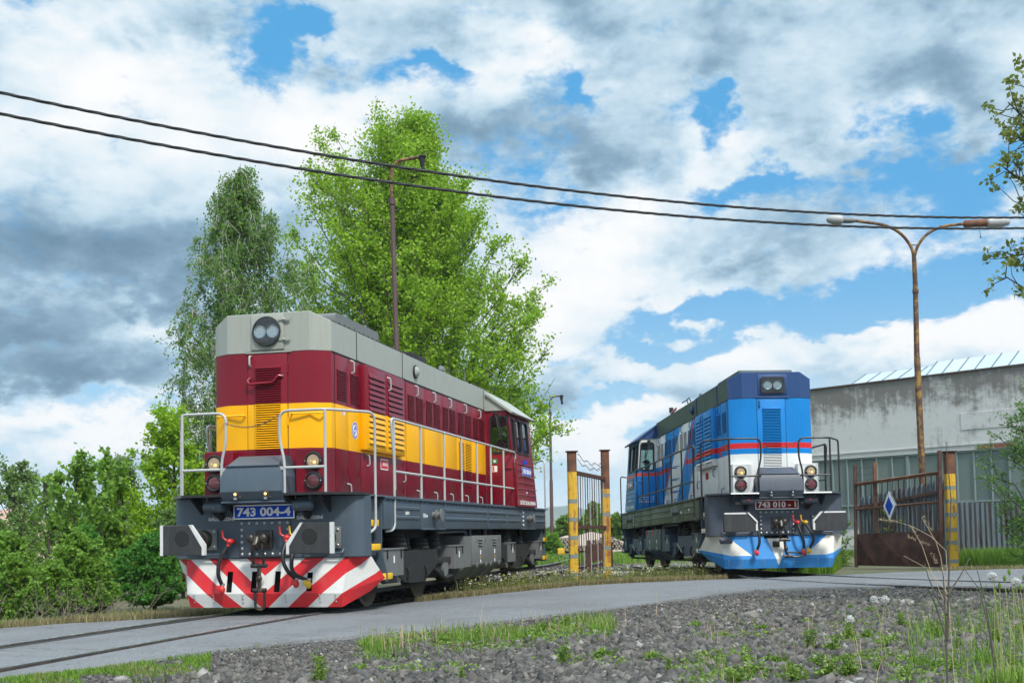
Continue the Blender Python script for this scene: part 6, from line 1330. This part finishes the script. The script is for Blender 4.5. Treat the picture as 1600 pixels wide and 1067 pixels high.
# low creeping herbs in ragged patches
def herbs(px0, px1, yy, spread, N, f, thr, seed):
    pts = []
    for i in range(N):
        px = rng.uniform(px0, px1); py = np.interp(px, yy[0], yy[1])+rng.normal(0, spread); dd = pix_dir(px, py)
        if dd.z >= -.02: continue
        t = (CAMZ-.08)/-dd.z; pts.append((dd.x*t, dd.y*t))
    P = np.array(pts); k = wob(P[:, 0], P[:, 1], f, seed)+.35*wob(P[:, 0], P[:, 1], f*3.3, seed+1) > thr; P = P[k]; n = len(P)
    Q = ongrass(np.repeat(P[:, 0], 4)+rng.normal(0, .025, n*4), np.repeat(P[:, 1], 4)+rng.normal(0, .025, n*4)); Q[:, 2] += rng.uniform(.01, .06, n*4)
    tag(leaves('creeping_herbs', Q, .03, 'weed_green', None, rng, .55), kind='stuff')
herbs(1060, 1680, ((1060, 1300, 1680), (1045, 1020, 1000)), 34, 7000, 3.0, .25, 41); herbs(560, 960, ((560, 750, 960), (1004, 996, 978)), 8, 3000, 4.0, -.1, 47); herbs(300, 1100, ((300, 1100), (1050, 1020)), 22, 2600, 3.0, .75, 53)
# leafy weeds on the gravel: each a plant of its own, all copies of four kinds
def weed_proto(seed, n, h, w, leaf, mat='weed_green', upright=.5, aspect=.45):
    rng = np.random.default_rng(seed); g = empty('weed'); m = MB('weed_green'); pts = []
    for i in range(n):
        a = rng.uniform(0, 2*PI); r_ = w*rng.uniform(.2, 1); e = np.array([math.cos(a)*r_, math.sin(a)*r_, h*rng.uniform(.3, 1)]); c = curve((0, 0, -.01), e, .1, rng, 5, .05); m.tube(c, [.003, .0028, .0025, .002, .001], 4); t = rng.uniform(.2, 1.05, 17); pts.append(c[np.minimum((t*4).astype(int), 3)]+(c[-1]-c[0])*.1*rng.uniform(-1, 1, (17, 1))+rng.normal(0, .014, (17, 3)))
    m.build('stem', g); leaves('foliage', np.concatenate(pts), leaf, mat, g, rng, aspect); return g
def copy_thing(o):
    c = o.copy(); COL.objects.link(c)
    for ch in list(o.children): q = ch.copy(); COL.objects.link(q); q.parent = c
    return c
kinds = [weed_proto(1, 16, .12, .15, .034), weed_proto(2, 22, .20, .14, .032, aspect=.6), weed_proto(3, 10, .06, .12, .05, aspect=.35), weed_proto(4, 12, .18, .08, .036, aspect=.3)]
spots = [(1300, 1020, 1), (1325, 1002, 1), (1280, 1040, 0), (1180, 1050, 0), (1235, 1052, 1), (1345, 1030, 0), (1210, 1035, 2), (1390, 1015, 0), (1370, 1045, 1), (1430, 1040, 0), (1160, 1030, 2), (1085, 978, 2), (945, 1022, 2), (880, 1030, 3), (720, 1052, 3), (640, 990, 2), (690, 1000, 0), (740, 992, 0), (800, 985, 0), (850, 980, 0), (880, 975, 1), (910, 972, 0), (930, 978, 0), (770, 990, 2), (830, 988, 2), (612, 1003, 2), (1020, 1025, 2), (1045, 1040, 3), (1130, 990, 2), (1260, 975, 2), (1330, 962, 3), (1360, 960, 0), (1410, 985, 3), (1460, 1000, 1), (1500, 1020, 1), (1540, 1040, 0), (1590, 1050, 1), (1480, 1050, 0), (1290, 1062, 1), (1410, 1062, 1), (1105, 1025, 2), (500, 1052, 3), (560, 1030, 2), (1190, 980, 2), (1310, 985, 2), (1265, 1015, 3), (1355, 1000, 1), (1240, 1065, 0), (1330, 1058, 1), (1150, 1062, 0), (1560, 1010, 1), (1605, 1000, 1)]
rr = random.Random(5); used = set()
for px, py, kd in spots:
    dd = pix_dir(px, py); t = (CAMZ-.09)/-dd.z; x, y = dd.x*t, dd.y*t; o = kinds[kd] if kd not in used else copy_thing(kinds[kd]); used.add(kd)
    o.location = gpos(x, y, .015); o.rotation_euler = (0, 0, rr.uniform(0, 6)); s = rr.uniform(.5, 1.0)*(1, .8, 1, 1)[kd]; o.scale = (s, s, s*rr.uniform(.8, 1.2)); tag(o, ('spreading green weed rooted among the grey stones', 'bushy nettle-like weed on the gravel yard', 'flat rosette weed between the stones', 'thin upright weed on the gravel')[kd], 'weed', ('spreading weeds on the gravel', 'bushy weeds on the gravel', 'rosette weeds on the gravel', 'thin weeds on the gravel')[kd])
# dandelion clocks
def dandelion(px, py_head, d, label, spent=False, seed=1):
    p = pix_at(px, py_head, d); base = gpos(p.x+.02, d); H = p.z-base.z; g = empty('dandelion', base); rng = np.random.default_rng(seed); m = MB('pale_stalk'); bx = rng.uniform(-.06, .06); m.tube([(bx, 0, -.01), (bx*.6+rng.normal(0, .012), 0, H*.5), (-.02, 0, H)], [.0026, .0023, .002], 6); m.build('stalk', g)
    if not spent:
        m = MB('straw'); m.ball((-.02, 0, H), .006); m.build('receptacle', g); v = rng.normal(size=(420, 3)); v /= np.linalg.norm(v, axis=1, keepdims=True); leaves('seed_head', np.array([-.02, 0, H])+v*rng.uniform(.012, .026, (420, 1)), .009, 'flower_white', g, rng, .8)
    else: m = MB('weed_green'); m.tube([(-.02, 0, H-.004), (-.02, 0, H+.012), (-.02, 0, H+.028)], [.006, .010, .003], 8); m.build('bud', g)
    tag(g, label, 'dandelion', 'spent dandelions at the right edge' if spent else None)
dandelion(1550, 900, 6.4, 'white dandelion clock standing highest at the right edge', seed=1); dandelion(1587, 909, 6.5, 'white dandelion clock nearest the right edge'); dandelion(1383, 936, 8.0, 'white dandelion clock above the gravel at mid right', seed=3); dandelion(1366, 936, 8.3, 'small ragged dandelion clock just left of the round one', seed=4); dandelion(1328, 967, 7.8, 'low white dandelion clock close to the stones', seed=5)
for i, (px, py) in enumerate([(1570, 906), (1577, 896), (1562, 918), (1594, 920), (1600, 905), (1583, 925), (1555, 928), (1608, 915)]): dandelion(px, py, 6.3+.05*i, 'spent dandelion stalk with a closed bud', True, 20+i)
P = []
for i in range(5):
    q = pix_at(1552+i*14, 1000, 6.3+.08*i); P.append(np.array(gpos(q.x, q.y))+rng.normal(0, 1, (160, 3))*np.array([.06, .06, 0]))
tag(blades('dandelion_leaves', np.concatenate(P), .17, .009, 'weed_green', rng, .5), kind='stuff')
# dead stalks and grass heads close to the camera
def stalk(px, pyb, d, tips, label, r=.006, mat='bark_dark', heads=None):
    dd = pix_dir(px, pyb); b0 = pix_at(px, pyb, d); g = empty('dry_stalk' if heads is None else 'seeding_grass', (b0.x, d, min(b0.z, .1))); O = g.location; m = MB(mat); rng = np.random.default_rng(int(px))
    for pts in tips:
        q = [pix_at(a, b_, d+.1*i)-O for i, (a, b_) in enumerate(pts)]; n = len(q); m.tube(q, [r*(1-.8*i/(n-1))+.0008 for i in range(n)], 6)
    m.build('stem', g)
    if heads: 
        pp = np.concatenate([np.array(pix_at(a, b_, d+.2)-O)+np.outer(rng.uniform(-1, 1, 60), np.array(pix_at(a+dx, b_+dy, d+.2)-pix_at(a, b_, d+.2)))+rng.normal(0, .003, (60, 3)) for a, b_, dx, dy in heads]); leaves('seed_head', pp, .009, 'straw', g, rng, .3)
    tag(g, label, 'dead stalk' if heads is None else 'grass'); return g
stalk(1481, 1090, 4.6, [[(1481, 1090), (1478, 980), (1474, 900), (1471, 885)], [(1480, 1000), (1483, 880), (1486, 780), (1478, 690)], [(1480, 930), (1500, 900), (1515, 872)], [(1479, 960), (1462, 930), (1450, 900), (1445, 880)], [(1480, 1000), (1460, 940), (1447, 915)]], 'bare dark forked stalk rising highest at the right foreground', .0035)
stalk(1560, 1090, 4.9, [[(1560, 1090), (1545, 980), (1530, 920), (1508, 890)], [(1552, 1020), (1540, 940), (1524, 880)]], 'thin dark dead stalk leaning beside the dandelions', .0026)
stalk(1492, 1075, 5.2, [[(1492, 1075), (1484, 960), (1478, 860), (1455, 838), (1425, 822), (1392, 812), (1372, 812)], [(1484, 960), (1452, 885), (1440, 850), (1422, 820)], [(1486, 980), (1470, 870), (1462, 845), (1440, 808)], [(1483, 930), (1460, 900), (1444, 885), (1412, 868)]], 'pale seeding grass arching before the rusty gate', .0008, 'straw', [(1388, 813, 14, 2), (1428, 830, 6, 9), (1449, 818, 7, 10), (1445, 848, 8, 3), (1425, 840, 6, 3), (1460, 872, 4, 8)])
for i, (px, yb, yt) in enumerate([(757, 990, 956), (763, 992, 962), (845, 978, 950), (832, 980, 952), (713, 1000, 972), (875, 978, 946), (941, 980, 950), (1025, 960, 925), (750, 985, 940)]):
    d = 12.6 if px < 800 else 13.6; stalk(px, yb, d, [[(px, yb), (px+2, (yb+yt)/2), (px+(i % 3-1)*5, yt)]], 'thin dry stalk sticking up from the weeds along the near road edge', .0035, 'straw')['group'] = 'dry stalks along the near road edge'
# ---------------------------------------------------------------- people in the cabs
def person(loc, rot, shirt, label):
    g = empty('person', loc, (0, 0, rot)); me = D.meshes.new('body'); bm = bmesh.new(); sk = bm.verts.layers.skin.verify()
    J = {'pel': (0, 0, .10, .13), 'wai': (0, .02, .28, .125), 'che': (0, .03, .46, .145), 'nek': (0, .02, .60, .055), 'hd0': (0, -.01, .67, .075), 'hd1': (0, -.02, .76, .092), 'hd2': (0, -.01, .84, .070)}
    for s, n in ((-1, 'l'), (1, 'r')): J.update({'sh'+n: (s*.18, .03, .54, .062), 'el'+n: (s*.24, -.06, .30, .045), 'wr'+n: (s*.17, -.30, .27, .03), 'ha'+n: (s*.15, -.38, .27, .032), 'hi'+n: (s*.10, 0, .06, .095), 'kn'+n: (s*.13, -.42, .10, .065), 'an'+n: (s*.13, -.44, -.32, .045), 'to'+n: (s*.13, -.58, -.38, .04)})
    E = [('pel', 'wai'), ('wai', 'che'), ('che', 'nek'), ('nek', 'hd0'), ('hd0', 'hd1'), ('hd1', 'hd2')]
    for n in 'lr': E += [('che', 'sh'+n), ('sh'+n, 'el'+n), ('el'+n, 'wr'+n), ('wr'+n, 'ha'+n), ('pel', 'hi'+n), ('hi'+n, 'kn'+n), ('kn'+n, 'an'+n), ('an'+n, 'to'+n)]
    for s, n in ((-1, 'l'), (1, 'r')):
        for q in range(5): J['f%s%d' % (n, q)] = (s*(.15+.02*(q-2)*(-1 if q else -1.6)), -.45+(.01*abs(q-2) if q else .05), .255, .009); E.append(('ha'+n, 'f%s%d' % (n, q)))
    vv = {}
    for k, (x, y, z, r_) in J.items(): v = bm.verts.new((x, y, z)); v[sk].radius = (r_, r_); vv[k] = v
    for a, b_ in E: bm.edges.new((vv[a], vv[b_]))
    vv['pel'][sk].use_root = True; bm.to_mesh(me); bm.free(); t = D.objects.new('tmp', me); COL.objects.link(t); t.modifiers.new('s', 'SKIN').use_smooth_shade = True; t.modifiers.new('u', 'SUBSURF').levels = 2
    dg = bpy.context.evaluated_depsgraph_get(); m2 = D.meshes.new_from_object(t.evaluated_get(dg)); D.objects.remove(t); m2.materials.append(MATS['skin']); m2.materials.append(MATS[shirt])
    for p in m2.polygons: c = p.center; p.material_index = 1 if (c.z < .585 and not (c.y < -.29 and c.z > .2)) else 0; p.use_smooth = True
    o = D.objects.new('body', m2); COL.objects.link(o); o.parent = g
    f = MB('skin'); f.tube([(0, -.10, .775), (0, -.128, .735), (0, -.10, .725)], [.010, .016, .012], 8)
    for s in (-1, 1): f.ball((s*.092, 0, .755), .012, .022, .032)
    f.use('plate_red'); f.ball((0, -.098, .70), .022, .006, .006); f.use('hair'); [f.ball((s*.035, -.10, .778), .011, .006, .006) for s in (-1, 1)]; f.build('face', g)
    h = MB('hair'); h.loft([[(.098*math.sin(PI*a)*math.cos(2*PI*b_/16), .012+.105*math.sin(PI*a)*math.sin(2*PI*b_/16)+(.02 if a > .3 else 0), .795+.085*math.cos(PI*a)) for b_ in range(16)] for a in (.02, .12, .25, .38, .5)]); h.build('hair', g)
    tag(g, label, 'person'); return g
def seat(L, v, u, w): return L.matrix_world @ Vector((v, u, w))
person(seat(LB, -1.0, 9.40, 2.14), .0521+.75, 'shirt_blue', 'dark-haired person in a blue shirt looking out of the blue locomotive cab')
person(seat(LR, .98, 9.42, 2.14), -.2261+.25, 'shirt_red', 'person in a reddish shirt half seen through the maroon locomotive side window')
# ---------------------------------------------------------------- the air between here and the hills
m = D.materials.new('haze'); m.use_nodes = True; nt = m.node_tree; nt.nodes.clear(); o_ = nt.nodes.new('ShaderNodeOutputMaterial'); v_ = nt.nodes.new('ShaderNodeVolumePrincipled')
v_.inputs['Color'].default_value = (0.80, 0.88, 0.96, 1); v_.inputs['Density'].default_value = 0.00026; v_.inputs['Anisotropy'].default_value = 0.1; nt.links.new(v_.outputs[0], o_.inputs['Volume']); MATS['haze'] = m
h = MB('haze'); h.box(-2200, 2200, -420, 2950, -5.0, 90.0); tag(h.build('haze', None, smooth=0), kind='stuff')
